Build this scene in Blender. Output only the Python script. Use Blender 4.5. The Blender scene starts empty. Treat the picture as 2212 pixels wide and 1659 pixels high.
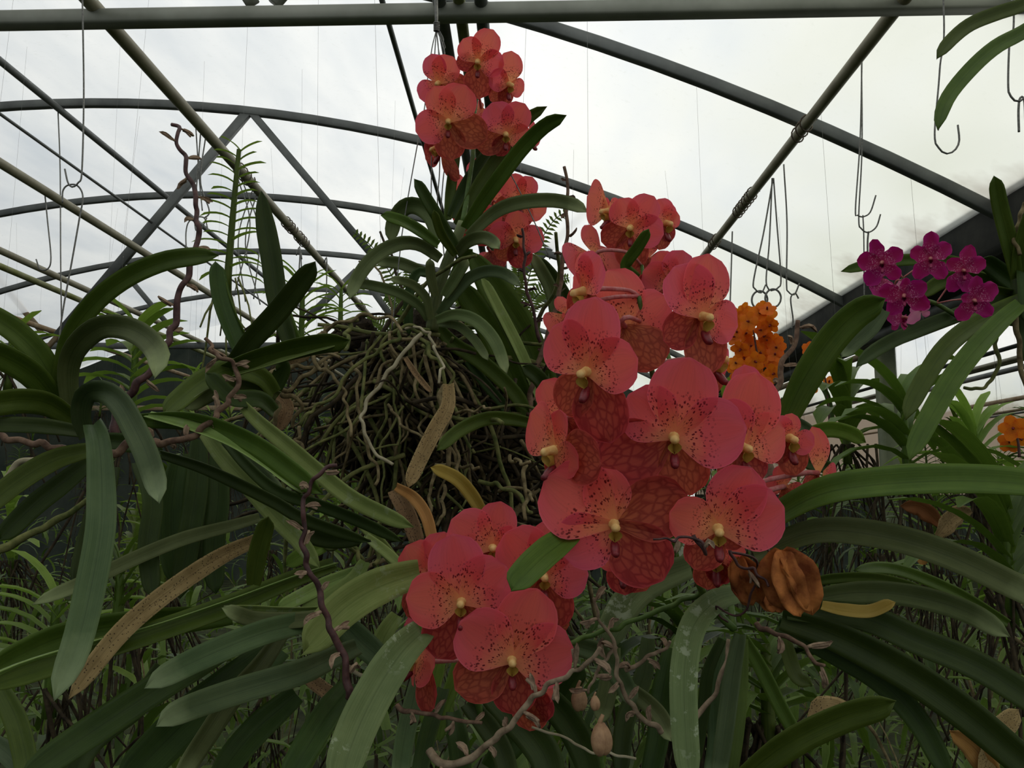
import bpy, math, random
from mathutils import Vector, Matrix
R = random.Random(7)
S = bpy.context.scene
COL = S.collection

# ------------------------------------------------------------------ camera, light, exposure
F = 1805.0; W, H = 2212, 1659
CAM = Vector((0, 0, 1.5))
PITCH = math.radians(7.12); YAW = math.radians(0.76)
FWD = Vector((-math.sin(YAW)*math.cos(PITCH), math.cos(YAW)*math.cos(PITCH), math.sin(PITCH)))
RIGHT = Vector((math.cos(YAW), math.sin(YAW), 0))
UP = RIGHT.cross(FWD)
cam = bpy.data.cameras.new('camera'); camo = bpy.data.objects.new('camera', cam); COL.objects.link(camo)
cam.sensor_width = 36; cam.lens = 36*F/W; cam.clip_start = 0.02; cam.clip_end = 200
m = Matrix((RIGHT, UP, -FWD)).transposed().to_4x4(); m.translation = CAM
camo.matrix_world = m
S.camera = camo
S.view_settings.view_transform = 'Standard'; S.view_settings.look = 'None'
S.view_settings.gamma = 1; S.view_settings.use_curve_mapping = False
S.view_settings.exposure = 0.12
try:
    S.cycles.max_bounces = 7; S.cycles.diffuse_bounces = 4; S.cycles.transmission_bounces = 5
    S.cycles.glossy_bounces = 2; S.cycles.sample_clamp_indirect = 6; S.cycles.use_denoising = True
    S.cycles.caustics_reflective = False; S.cycles.caustics_refractive = False
except Exception:
    pass
wd = bpy.data.worlds.new('overcast_sky'); S.world = wd; wd.use_nodes = True
bg = wd.node_tree.nodes['Background']
SUN_DIR = Vector((.78, .46, .42)).normalized()
# thin overcast: brighter and warmer around the hidden sun, bluer and dimmer away from it
_nt = wd.node_tree
_tc = _nt.nodes.new('ShaderNodeTexCoord'); _vm = _nt.nodes.new('ShaderNodeVectorMath'); _vm.operation = 'DOT_PRODUCT'
_nt.links.new(_tc.outputs['Generated'], _vm.inputs[0]); _vm.inputs[1].default_value = SUN_DIR
_mr = _nt.nodes.new('ShaderNodeMapRange'); _nt.links.new(_vm.outputs['Value'], _mr.inputs[0])
for _i, _v in ((1, -.8), (2, 1.), (3, .24), (4, 1.12)): _mr.inputs[_i].default_value = _v
_cr = _nt.nodes.new('ShaderNodeMix'); _cr.data_type = 'RGBA'
_m2 = _nt.nodes.new('ShaderNodeMapRange'); _nt.links.new(_vm.outputs['Value'], _m2.inputs[0]); _m2.inputs[1].default_value = -.6
_nt.links.new(_m2.outputs[0], _cr.inputs[0]); _cr.inputs[6].default_value = (.84, .93, 1.0, 1); _cr.inputs[7].default_value = (1.0, .98, .92, 1)
_nt.links.new(_cr.outputs[2], bg.inputs[0]); _nt.links.new(_mr.outputs[0], bg.inputs[1])
sl = bpy.data.lights.new('sun', 'SUN'); sl.energy = 2.9; sl.angle = math.radians(14); sl.color = (1, .97, .92)
so = bpy.data.objects.new('sun', sl); COL.objects.link(so)
so.rotation_euler = SUN_DIR.to_track_quat('Z', 'Y').to_euler()

def P(px, py, D):
    """photo pixel -> point on the vertical plane at distance D along the greenhouse"""
    d = FWD + RIGHT*((px-W/2)/F) + UP*((H/2-py)/F)
    return CAM + d*(D/d.y)

# ------------------------------------------------------------------ materials
def mat(name):
    mt = bpy.data.materials.new(name); mt.use_nodes = True
    nt = mt.node_tree; nt.nodes.clear()
    return mt, nt, nt.nodes, nt.links
def node(nt, t, **k):
    n = nt.nodes.new(t)
    for a, b in k.items():
        if a.startswith('i_'):
            n.inputs[int(a[2:])].default_value = b
        else: setattr(n, a, b)
    return n
def mixc(nt, a, b, fac, blend='MIX'):
    n = nt.nodes.new('ShaderNodeMix'); n.data_type = 'RGBA'; n.blend_type = blend
    for s, v in ((0, fac), (6, a), (7, b)):
        if hasattr(v, 'is_output') or hasattr(v, 'links'): nt.links.new(v, n.inputs[s])
        else: n.inputs[s].default_value = v if s == 0 else (*v, 1) if len(v) == 3 else v
    return n.outputs[2]
def ramp(nt, src, p0, p1, v0=0., v1=1.):
    n = nt.nodes.new('ShaderNodeMapRange'); n.clamp = True
    nt.links.new(src, n.inputs[0])
    for i, v in ((1, p0), (2, p1), (3, v0), (4, v1)): n.inputs[i].default_value = v
    return n.outputs[0]
def math_(nt, op, a, b=None):
    n = nt.nodes.new('ShaderNodeMath'); n.operation = op
    for i, v in enumerate((a, b)):
        if v is None: continue
        if isinstance(v, (int, float)): n.inputs[i].default_value = v
        else: nt.links.new(v, n.inputs[i])
    return n.outputs[0]
def noise(nt, vec, scale, detail=3, rough=.55):
    n = nt.nodes.new('ShaderNodeTexNoise'); n.inputs['Scale'].default_value = scale
    n.inputs['Detail'].default_value = detail; n.inputs['Roughness'].default_value = rough
    if vec is not None: nt.links.new(vec, n.inputs['Vector'])
    return n.outputs['Fac']
def finish(nt, col, rough=.5, spec=.4, trans=0., tcol=None, bump=None, bstr=.2, bdist=.0005, metal=0.):
    p = nt.nodes.new('ShaderNodeBsdfPrincipled')
    if hasattr(col, 'links'): nt.links.new(col, p.inputs['Base Color'])
    else: p.inputs['Base Color'].default_value = (*col, 1)
    p.inputs['Roughness'].default_value = rough; p.inputs['Specular IOR Level'].default_value = spec
    p.inputs['Metallic'].default_value = metal
    if bump is not None:
        b = nt.nodes.new('ShaderNodeBump'); b.inputs['Strength'].default_value = bstr; b.inputs['Distance'].default_value = bdist
        nt.links.new(bump, b.inputs['Height']); nt.links.new(b.outputs[0], p.inputs['Normal'])
    out = nt.nodes.new('ShaderNodeOutputMaterial')
    sh = p.outputs[0]
    if trans > 0:
        t = nt.nodes.new('ShaderNodeBsdfTranslucent'); c = tcol if tcol is not None else col
        if hasattr(c, 'links'): nt.links.new(c, t.inputs[0])
        else: t.inputs[0].default_value = (*c, 1)
        mx = nt.nodes.new('ShaderNodeMixShader'); mx.inputs[0].default_value = trans
        nt.links.new(sh, mx.inputs[1]); nt.links.new(t.outputs[0], mx.inputs[2]); sh = mx.outputs[0]
    nt.links.new(sh, out.inputs[0])

def leaf_mat(name, c0, c1, trans=.22, tip=None, stain=0., rough=.42, tcol=None, spots=0.):
    """c0 mid blade, c1 edge/paler; fine lengthwise veins, a midrib, blotches"""
    mt, nt, N, L = mat(name)
    uv = N.new('ShaderNodeUVMap'); sep = N.new('ShaderNodeSeparateXYZ'); L.new(uv.outputs[0], sep.inputs[0])
    tc = N.new('ShaderNodeTexCoord'); obj = tc.outputs['Object']
    u, v = sep.outputs[0], sep.outputs[1]
    au = math_(nt, 'ABSOLUTE', math_(nt, 'SUBTRACT', u, .5))
    mp = N.new('ShaderNodeMapping'); mp.inputs['Scale'].default_value = (26, 1.2, 1); L.new(uv.outputs[0], mp.inputs[0])
    vein = noise(nt, mp.outputs[0], 2.2, 2)
    bl = noise(nt, obj, 38, 4, .6)
    oi = N.new('ShaderNodeObjectInfo')
    f = math_(nt, 'MULTIPLY', ramp(nt, vein, .35, .7), .6)
    f = math_(nt, 'ADD', f, ramp(nt, bl, .35, .75, 0, .45))
    f = math_(nt, 'ADD', f, ramp(nt, au, .40, .5, 0, .5))
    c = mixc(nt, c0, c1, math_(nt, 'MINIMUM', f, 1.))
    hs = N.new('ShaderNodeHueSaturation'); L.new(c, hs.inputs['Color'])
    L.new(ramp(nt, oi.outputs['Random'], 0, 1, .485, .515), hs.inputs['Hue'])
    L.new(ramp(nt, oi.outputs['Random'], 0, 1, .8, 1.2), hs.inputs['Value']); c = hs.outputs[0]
    rib = ramp(nt, au, .0, .03, .45, 0.)
    c = mixc(nt, c, tuple(x*.55 for x in c0), rib)
    if tip:
        tf = ramp(nt, math_(nt, 'ADD', v, math_(nt, 'MULTIPLY', bl, .16)), .90, 1.1)
        c = mixc(nt, c, tip, tf)
    if stain:
        s1 = ramp(nt, noise(nt, obj, 90, 5, .7), .56, .60, 0, stain)
        s2 = ramp(nt, noise(nt, obj, 22, 2), .45, .6)
        c = mixc(nt, c, (.36, .42, .27), math_(nt, 'MULTIPLY', s1, s2))
    if spots:
        vo = N.new('ShaderNodeTexVoronoi'); vo.inputs['Scale'].default_value = 420; L.new(obj, vo.inputs['Vector'])
        c = mixc(nt, c, (.03, .02, .012), ramp(nt, vo.outputs['Distance'], .18, .28, spots, 0))
    tcc = mixc(nt, c, tcol or (.16, .30, .03), .55)
    finish(nt, c, rough+.06, .2, trans, tcc, vein, .25, .0006)
    return mt

def petal_mat(name, base, mid, edge, spotc, netc, kind, trans=.52, spot_scale=700, net_scale=230, sp=1., nt_=1.):
    mt, nt, N, L = mat(name)
    uv = N.new('ShaderNodeUVMap'); sep = N.new('ShaderNodeSeparateXYZ'); L.new(uv.outputs[0], sep.inputs[0])
    tc = N.new('ShaderNodeTexCoord'); obj = tc.outputs['Object']
    u, v = sep.outputs[0], sep.outputs[1]
    au = math_(nt, 'ABSOLUTE', math_(nt, 'SUBTRACT', u, .5))
    n1 = noise(nt, obj, 160, 3); oi = N.new('ShaderNodeObjectInfo')
    c = mixc(nt, base, mid, ramp(nt, math_(nt, 'ADD', v, math_(nt, 'MULTIPLY', n1, .2)), .08, .55))
    c = mixc(nt, c, edge, ramp(nt, math_(nt, 'ADD', math_(nt, 'MULTIPLY', au, 1.2), math_(nt, 'MULTIPLY', v, .6)), .55, 1.05, 0, .8))
    # fine radial veins
    mp = N.new('ShaderNodeMapping'); mp.inputs['Scale'].default_value = (15, .8, 1); L.new(uv.outputs[0], mp.inputs[0])
    vein = noise(nt, mp.outputs[0], 2.5, 3)
    c = mixc(nt, c, tuple(x*.7 for x in mid), ramp(nt, vein, .5, .75, 0, .32))
    if netc:
        vo = N.new('ShaderNodeTexVoronoi'); vo.feature = 'DISTANCE_TO_EDGE'
        mp2 = N.new('ShaderNodeMapping'); mp2.inputs['Scale'].default_value = (9, 6.5, 1); L.new(uv.outputs[0], mp2.inputs[0])
        vo.inputs['Scale'].default_value = 1.0; L.new(mp2.outputs[0], vo.inputs['Vector'])
        msk = ramp(nt, au, .44, .5, 1, .15)
        c = mixc(nt, c, netc, math_(nt, 'MULTIPLY', ramp(nt, vo.outputs['Distance'], .03, .2, .8*nt_, .12), msk))
    if spotc:
        vo = N.new('ShaderNodeTexVoronoi'); vo.inputs['Scale'].default_value = 1.0
        mp3 = N.new('ShaderNodeMapping'); mp3.inputs['Scale'].default_value = (22, 20, 1); L.new(uv.outputs[0], mp3.inputs[0])
        L.new(mp3.outputs[0], vo.inputs['Vector'])
        s = ramp(nt, vo.outputs['Distance'], .30, .42, 1, 0)
        m1 = math_(nt, 'MULTIPLY', ramp(nt, v, .13, .2), ramp(nt, math_(nt, 'ADD', v, math_(nt, 'MULTIPLY', n1, .35)), .6, .78, 1, 0))
        m2 = ramp(nt, noise(nt, obj, 350, 2), .38, .5)
        c = mixc(nt, c, spotc, math_(nt, 'MULTIPLY', math_(nt, 'MULTIPLY', s, m1), math_(nt, 'MULTIPLY', m2, sp)))
    c = mixc(nt, c, tuple(min(1, x*1.25+.04) for x in edge), ramp(nt, math_(nt, 'MAXIMUM', au, math_(nt, 'MULTIPLY', v, .5)), .478, .5, 0, .7))
    hs = N.new('ShaderNodeHueSaturation'); L.new(c, hs.inputs['Color'])
    L.new(ramp(nt, oi.outputs['Random'], 0, 1, .49, .51), hs.inputs['Hue']); L.new(ramp(nt, oi.outputs['Random'], 0, 1, .93, 1.05), hs.inputs['Value'])
    finish(nt, hs.outputs[0], .55, .25, trans, None, vein, .3, .0004)
    return mt

def plain(name, a, b, scale=60, rough=.7, spec=.3, trans=0., bstr=.4, bdist=.001, metal=0., p0=.35, p1=.65):
    mt, nt, N, L = mat(name)
    tc = N.new('ShaderNodeTexCoord'); n = noise(nt, tc.outputs['Object'], scale, 4, .6)
    c = mixc(nt, a, b, ramp(nt, n, p0, p1))
    finish(nt, c, rough, spec, trans, None, n, bstr, bdist, metal)
    return mt

M = {}
M['green'] = leaf_mat('leaf_green', (.046, .082, .008), (.105, .16, .022))
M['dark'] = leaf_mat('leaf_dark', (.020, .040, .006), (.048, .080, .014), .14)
M['blue'] = leaf_mat('leaf_bluish', (.040, .072, .024), (.095, .14, .052), .18, tip=(.22, .28, .14))
M['grey'] = leaf_mat('leaf_greyish', (.072, .10, .028), (.155, .195, .07), .22, tip=(.30, .36, .16))
M['pale'] = leaf_mat('leaf_pale', (.17, .25, .055), (.33, .42, .13), .3, stain=.35)
M['stain'] = leaf_mat('leaf_stained', (.10, .145, .05), (.19, .25, .10), .25, stain=.8, rough=.5)
M['lime'] = leaf_mat('leaf_lime', (.16, .25, .03), (.30, .42, .08), .45)
M['yellow'] = leaf_mat('leaf_yellow', (.40, .30, .035), (.55, .45, .10), .3, tcol=(.5, .35, .05))
M['dry'] = leaf_mat('leaf_dry', (.14, .085, .035), (.36, .25, .12), .12, rough=.8, tcol=(.3, .15, .04), spots=.9)
M['orange_dry'] = leaf_mat('leaf_orange_dry', (.30, .12, .03), (.45, .24, .09), .2, rough=.8, tcol=(.4, .15, .03))
red = dict(base=(.92, .42, .17), mid=(.90, .15, .13), edge=(.88, .125, .18))
M['rP'] = petal_mat('petal_red', red['base'], red['mid'], red['edge'], (.20, .012, .016), None, 'P')
M['rD'] = petal_mat('dorsal_red', red['base'], red['mid'], red['edge'], (.20, .012, .016), None, 'D')
M['rS'] = petal_mat('sepal_red', (.60, .19, .07), (.55, .115, .06), (.56, .065, .06), None, (.26, .028, .022), 'S', nt_=.9)
M['pP'] = petal_mat('petal_magenta', (.42, .03, .12), (.32, .007, .095), (.44, .010, .19), (.75, .32, .50), None, 'P', .35, sp=.8)
M['pS'] = petal_mat('sepal_magenta', (.48, .04, .14), (.34, .008, .11), (.46, .012, .20), (.72, .30, .48), None, 'S', .35, sp=.8)
M['pink'] = petal_mat('petal_pale_pink', (.75, .35, .45), (.65, .22, .38), (.60, .12, .32), None, None, 'P', .35)
M['orange'] = petal_mat('petal_orange', (.80, .30, .03), (.85, .22, .012), (.85, .20, .01), (.5, .03, .01), None, 'P', .4, sp=.6)
M['column'] = plain('column_yellow', (.80, .45, .14), (.90, .62, .25), 300, .5, .3, .2)
M['lip_side'] = plain('lip_olive', (.42, .28, .05), (.55, .36, .07), 200, .5, .3, .2)
M['lip'] = plain('lip_maroon', (.13, .008, .014), (.24, .016, .022), 200, .4, .4, .12)
M['lipp'] = plain('lip_purple', (.20, .005, .05), (.30, .01, .08), 200, .4, .4)
M['pedicel'] = plain('pedicel_pink', (.55, .14, .14), (.62, .28, .26), 250, .5, .3, .2)
M['root'] = plain('root_olive', (.08, .06, .025), (.25, .20, .10), 90, .85, .2, 0, .6)
M['root_dark'] = plain('root_dark', (.014, .010, .006), (.06, .046, .024), 60, .9, .15, 0, .6)
M['root_pale'] = plain('root_pale', (.26, .23, .14), (.42, .38, .25), 60, .8, .2, 0, .4)
M['root_green'] = plain('root_mossy', (.06, .08, .02), (.19, .19, .065), 80, .85, .2, 0, .5)
M['stalk_green'] = plain('stalk_green', (.05, .10, .015), (.10, .17, .03), 90, .5, .3, .1)
M['stalk_dark'] = plain('stalk_dark', (.035, .014, .014), (.10, .045, .04), 120, .6, .3, 0)
M['stalk_brown'] = plain('stalk_brown', (.085, .048, .032), (.22, .14, .09), 120, .75, .2, 0)
M['stalk_tan'] = plain('stalk_tan', (.17, .12, .075), (.34, .26, .17), 120, .8, .2, 0)
M['bract'] = plain('bract_tan', (.20, .13, .085), (.40, .29, .19), 200, .8, .2, .1)
M['bud'] = plain('bud_brown', (.30, .17, .09), (.46, .28, .15), 150, .6, .3, .1)
M['wither'] = plain('withered_orange', (.20, .05, .015), (.62, .23, .06), 55, .75, .2, .25, .8, .002)
M['wire'] = plain('wire_galvanised', (.10, .10, .09), (.20, .20, .18), 200, .5, .5, 0, .2, .0005, .6)
M['rust_wire'] = plain('wire_rusty', (.07, .06, .045), (.15, .11, .07), 120, .7, .4, 0, .2, .0005, .3)
M['steel'] = plain('steel_beam', (.20, .21, .17), (.30, .31, .26), 3.5, .55, .4, 0, .1, .001, .15)
M['steel_dark'] = plain('steel_dark', (.085, .09, .085), (.14, .15, .14), 5, .55, .4, 0, .1, .001, .2)
M['pipe'] = plain('pipe_olive', (.20, .18, .11), (.30, .28, .19), 6, .5, .4, 0, .1)
M['pipe_moss'] = plain('pipe_mossy', (.16, .18, .04), (.30, .30, .16), 5, .6, .3, 0, .2)
M['rusty'] = plain('rusty_bar', (.24, .15, .07), (.36, .28, .18), 7, .7, .3, 0, .2)
M['gutter'] = plain('gutter_dark', (.018, .02, .02), (.05, .05, .045), 4, .8, .2)
M['post'] = plain('post_green', (.09, .11, .06), (.16, .18, .10), 5, .6, .3)
M['shade_core'] = plain('shade_core_dark', (.008, .006, .004), (.035, .026, .015), 150, .95, .1, 0, .9, .004)  # near-black colour standing in for shade inside the root mass
M['soil'] = plain('dark_soil', (.015, .018, .010), (.05, .06, .025), 5, .95, .1)
M['net'] = plain('shade_net', (.03, .04, .032), (.06, .07, .055), 2.5, .9, .1)
M['under'] = leaf_mat('undergrowth_leaf', (.075, .12, .022), (.19, .26, .065), .35)
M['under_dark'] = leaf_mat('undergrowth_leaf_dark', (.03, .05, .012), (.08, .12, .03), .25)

def film_mat():
    mt, nt, N, L = mat('translucent_roof_film')
    tc = N.new('ShaderNodeTexCoord'); ob = tc.outputs['Object']
    mp = N.new('ShaderNodeMapping'); mp.inputs['Scale'].default_value = (1, .35, 1); L.new(ob, mp.inputs[0])
    n1 = noise(nt, mp.outputs[0], 1.3, 4, .55); n2 = noise(nt, ob, 26, 5, .75); n3 = noise(nt, ob, .55, 2)
    c = mixc(nt, (.93, .94, .93), (.70, .74, .78), ramp(nt, n1, .38, .72, 0, 1))
    c = mixc(nt, c, (.66, .68, .66), ramp(nt, n2, .58, .78, 0, .5))
    # dust and algae settle low, beside the gutters
    sep = N.new('ShaderNodeSeparateXYZ'); L.new(ob, sep.inputs[0])
    low = ramp(nt, math_(nt, 'ADD', sep.outputs[2], math_(nt, 'MULTIPLY', n1, .9)), 3.45, 4.3, 1, 0)
    c = mixc(nt, c, (.58, .61, .54), math_(nt, 'MULTIPLY', low, ramp(nt, n3, .3, .6, .55, 1)))
    band = ramp(nt, math_(nt, 'ADD', sep.outputs[2], math_(nt, 'MULTIPLY', noise(nt, ob, 2.2, 4, .6), .5)), 2.98, 3.24, 1, 0)
    c = mixc(nt, c, (.16, .11, .07), math_(nt, 'MULTIPLY', band, .9))
    t = N.new('ShaderNodeBsdfTranslucent'); L.new(c, t.inputs[0])
    d = N.new('ShaderNodeBsdfDiffuse'); d.inputs[0].default_value = (.5, .5, .48, 1)
    rf = N.new('ShaderNodeBsdfRefraction'); rf.inputs['IOR'].default_value = 1.03; rf.inputs['Roughness'].default_value = .75
    L.new(c, rf.inputs[0])
    a = N.new('ShaderNodeMixShader'); a.inputs[0].default_value = .14; L.new(t.outputs[0], a.inputs[1]); L.new(d.outputs[0], a.inputs[2])
    b = N.new('ShaderNodeMixShader'); b.inputs[0].default_value = .30; L.new(a.outputs[0], b.inputs[1]); L.new(rf.outputs[0], b.inputs[2])
    o = N.new('ShaderNodeOutputMaterial'); L.new(b.outputs[0], o.inputs[0])
    return mt
M['film'] = film_mat()

# ------------------------------------------------------------------ mesh helpers
class MB:
    def __init__(s): s.v = []; s.f = []; s.uv = []; s.mi = []
    def build(s, name, m_, parent=None, loc=None):
        off = loc if loc is not None else (parent['_w'] if parent is not None else None)
        o3 = Vector(off) if off is not None else Vector((0, 0, 0))
        me = bpy.data.meshes.new(name)
        me.from_pydata([tuple(Vector(p)-o3) for p in s.v], [], s.f)
        if s.uv:
            ul = me.uv_layers.new(name='UVMap')
            k = 0; dat = [0.]*(2*len(me.loops))
            for f in s.f:
                for vi in f:
                    a = s.uv[vi]; dat[2*k] = a[0]; dat[2*k+1] = a[1]; k += 1
            ul.data.foreach_set('uv', dat)
        ms = m_ if isinstance(m_, (list, tuple)) else [m_]
        for x in ms: me.materials.append(M[x] if isinstance(x, str) else x)
        if s.mi and len(ms) > 1: me.polygons.foreach_set('material_index', s.mi)
        me.polygons.foreach_set('use_smooth', [True]*len(me.polygons))
        me.update()
        o = bpy.data.objects.new(name, me); COL.objects.link(o)
        if parent is not None:
            o.parent = parent; o.location = o3 - Vector(parent['_w'])
        else: o.location = o3
        return o
    def add(s, vs, fs, uvs=None, mi=0):
        b = len(s.v); s.v += vs; s.f += [tuple(b+i for i in f) for f in fs]
        s.uv += uvs if uvs else [(.5, .5)]*len(vs); s.mi += [mi]*len(fs)

def thing(name, label, cat, loc, group=None):
    o = bpy.data.objects.new(name, None); o.empty_display_size = .02; COL.objects.link(o)
    o.location = loc; o['_w'] = tuple(loc); o['label'] = label; o['category'] = cat
    if group: o['group'] = group
    return o
def tag(o, label, cat, group=None, kind=None):
    o['label'] = label; o['category'] = cat
    if group: o['group'] = group
    if kind: o['kind'] = kind
    return o
def struct(o, label=None, cat=None):
    o['kind'] = 'structure'
    if label: o['label'] = label
    if cat: o['category'] = cat
    return o

def resample(pts, n):
    pts = [Vector(p) for p in pts]
    if len(pts) == 2: return [pts[0].lerp(pts[1], i/n) for i in range(n+1)]
    ex = [pts[0]*2-pts[1]] + pts + [pts[-1]*2-pts[-2]]
    dense = []
    for i in range(1, len(ex)-2):
        a, b, c, d = ex[i-1:i+3]
        for k in range(10):
            t = k/10; t2 = t*t; t3 = t2*t
            dense.append(.5*((2*b)+(c-a)*t+(2*a-5*b+4*c-d)*t2+(3*b-a-3*c+d)*t3))
    dense.append(ex[-2])
    L = [0]
    for i in range(1, len(dense)): L.append(L[-1]+(dense[i]-dense[i-1]).length)
    out = []; j = 0
    for i in range(n+1):
        x = L[-1]*i/n
        while j < len(L)-2 and L[j+1] < x: j += 1
        w = (x-L[j])/max(L[j+1]-L[j], 1e-9)
        out.append(dense[j].lerp(dense[j+1], min(max(w, 0), 1)))
    return out

def tube(mb, pts, r0, r1=None, n=None, sides=7, closed_tip=True, rad=None, mi=0):
    if n is None: n = max(2, (len(pts)-1)*4)
    c = resample(pts, n) if n else [Vector(p) for p in pts]
    r1 = r0 if r1 is None else r1
    up = Vector((.13, .31, .94)); vs = []; fs = []; uv = []; m_ = len(c)
    prev = None
    for i, p in enumerate(c):
        t = (c[min(i+1, m_-1)]-c[max(i-1, 0)]).normalized()
        a = (up - t*up.dot(t)) if prev is None else (prev - t*prev.dot(t))
        if a.length < 1e-5: a = Vector((1, 0, 0)).cross(t)
        a.normalize(); prev = a; b = t.cross(a)
        k = i/(m_-1); r = rad(k) if rad else r0+(r1-r0)*k
        for j in range(sides):
            th = 2*math.pi*j/sides
            vs.append(p+a*(math.cos(th)*r)+b*(math.sin(th)*r)); uv.append((j/sides, k))
    for i in range(m_-1):
        for j in range(sides):
            j2 = (j+1) % sides
            fs.append((i*sides+j, i*sides+j2, (i+1)*sides+j2, (i+1)*sides+j))
    fs.append(tuple(range(sides))[::-1]); fs.append(tuple((m_-1)*sides+j for j in range(sides)))
    mb.add(vs, fs, uv, mi)

def box(mb, a, b, w, h, up=Vector((0, 0, 1)), bevel=.12):
    """box section beam from a to b, chamfered edges"""
    a, b = Vector(a), Vector(b); t = (b-a).normalized()
    s = t.cross(up)
    if s.length < 1e-4: s = Vector((1, 0, 0))
    s.normalize(); u = s.cross(t)
    q = min(w, h)*bevel; prof = []
    for sx, sy in ((1, 1), (-1, 1), (-1, -1), (1, -1)):
        c1 = (sx*(w/2-q), sy*h/2); c2 = (sx*w/2, sy*(h/2-q))
        prof += [c2, c1] if sx*sy > 0 else [c1, c2]
    vs = [p+s*x+u*y for p in (a, b) for x, y in prof]
    fs = [(i, (i+1) % 8, 8+(i+1) % 8, 8+i) for i in range(8)] + [tuple(range(8))[::-1], tuple(range(8, 16))]
    mb.add(vs, fs)

def ribbon(mb, pts, hw, roll=0., roll1=None, fold=.56, th=.0011, n=22, tipk=.12, base=.7, notch=.4, wave=0., mi=0, ref=None):
    """a leathery strap leaf: V-folded, tapering, with a slightly notched tip"""
    c = resample(pts, n); roll1 = roll if roll1 is None else roll1
    cols = (-1, -.68, -.34, 0, .34, .68, 1); K = len(cols)
    vs = []; uv = []; fs = []
    mid = c[len(c)//2]; view = ref or (mid-CAM).normalized()
    ps = None; ph = R.random()*6
    for i, p in enumerate(c):
        k = i/n
        t = (c[min(i+1, n)]-c[max(i-1, 0)]).normalized()
        s = t.cross(view)
        if s.length < .15 and ps is not None: s = ps-t*ps.dot(t)
        if ps is not None and s.dot(ps) < 0: s = -s
        s.normalize()
        if ps is not None: s = (s*.6+ps*.4); s = (s-t*s.dot(t)).normalized()
        ps = s.copy(); nn = -(s.cross(t)) if False else t.cross(s)
        if i == 0: sg = -1 if nn.dot(view) > 0 else 1
        nn = nn*sg
        a = math.radians(roll+(roll1-roll)*k)
        s2 = s*math.cos(a)+nn*math.sin(a); n2 = nn*math.cos(a)-s*math.sin(a)
        w = hw*(base+(1-base)*min(1, k/.35)**.7)
        if k > .55: w *= 1-.18*((k-.55)/.45)**2
        fo = fold*(1-.35*k)
        for x in cols:
            e = 1.
            if k > 1-tipk:
                q = (k-(1-tipk))/tipk
                e = max(math.sqrt(max(0, 1-q*q)), .02)
            ext = 0.
            if k > .97: ext = (abs(x) - .5)*hw*notch*(1 if x > 0 else .55)*((k-.97)/.03)
            z = fo*abs(x)*w*e + wave*hw*math.sin(k*17+ph+x)*abs(x)
            q = p+s2*(x*w*e)+n2*z+t*ext
            vs.append(q+n2*th*(1-.7*x*x)); uv.append(((x+1)/2, k))
        for x in cols:
            j = len(vs)-K
            vs.append(vs[j]-n2*2*th*(1-.75*x*x)-n2*(.0014 if x == 0 else 0)); uv.append(((x+1)/2, k))
    r = 2*K
    for i in range(n):
        o = i*r
        for j in range(K-1):
            fs.append((o+j, o+j+1, o+r+j+1, o+r+j))
            fs.append((o+K+j, o+r+K+j, o+r+K+j+1, o+K+j+1))
        fs.append((o, o+r, o+r+K, o+K)); fs.append((o+K-1, o+2*K-1, o+r+2*K-1, o+r+K-1))
    o = n*r
    for j in range(K-1): fs.append((o+j, o+j+1, o+K+j+1, o+K+j))
    mb.add(vs, fs, uv, mi)

def pix(path, D0, D1=None):
    """[x,y,x,y,...] photo pixels, distance going from D0 to D1 -> 3D points"""
    D1 = D0 if D1 is None else D1; n = len(path)//2
    return [P(path[2*i], path[2*i+1], D0+(D1-D0)*i/max(n-1, 1)) for i in range(n)]

def leaf(pl, path, w, m_='green', D=(.7, .65), roll=0., roll1=None, fold=.56, label=None, **k):
    """leaf from base to tip; w = its width in photo pixels"""
    pts = pix(path, *D); Dm = (D[0]+D[1])/2
    hw = w/2/F*Dm/max(math.cos(math.radians(abs(roll if roll1 is None else (roll+roll1)/2))), .35)
    mb = MB(); ribbon(mb, pts, hw, roll, roll1, fold, **k)
    o = mb.build('leaf', m_, pl)
    if label: o['label'] = label
    return o

def petal(pl, par, C, tip, n, ratio, m_, name, lift=.0, cup=.18, wave=.05):
    """one petal: claw at C, round blade ending at tip; n = the way it faces"""
    v = tip-C; L = v.length; t = v/L
    n = (n-t*n.dot(t)).normalized(); s = t.cross(n)
    nv, nu = 11, 10; vs = []; uv = []; fs = []; ph = R.random()*6; c0 = .42
    bend = R.uniform(-.05, .10)
    for i in range(nv+1):
        k = i/nv; kk = 1-(1-k)**1.25 if k > .7 else k
        kk = k
        if kk > .5: w = math.sqrt(max(0, 1-((kk-.5)/.5)**2.3))
        else: w = .16+.84*math.sin(math.pi/2*min(1, (kk/.5)))**1.15
        w = max(w, .03)*ratio*L/2*((.66 if name == 'dorsal_sepal' else .78) if m_[0] == 'p' else 1)
        if m_[0] == 'p': w *= 1+.09*math.sin(k*14+ph)
        for j in range(nu+1):
            x = 2*j/nu-1
            z = cup*L*.28*(x*x)*math.sin(math.pi*min(1, k*1.1))*(1 if k < .9 else .7) - bend*L*k*k + lift
            z += wave*L*(.9 if m_[0] == 'p' else .35)*math.sin(5.5*x+ph+3*k)*k*(x*x) + .05*L*math.sin(k*math.pi)*(1-abs(x))*(-.5)
            yy = kk*L - .07*L*(abs(x)**2)*(k > .5)*0
            vs.append(C+t*yy+s*(x*w)+n*z); uv.append((j/nu, k))
    for i in range(nv):
        for j in range(nu):
            a = i*(nu+1)+j; fs.append((a, a+1, a+nu+2, a+nu+1))
    mb = MB(); mb.add(vs, fs, uv); return mb.build(name, m_, par)

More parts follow.
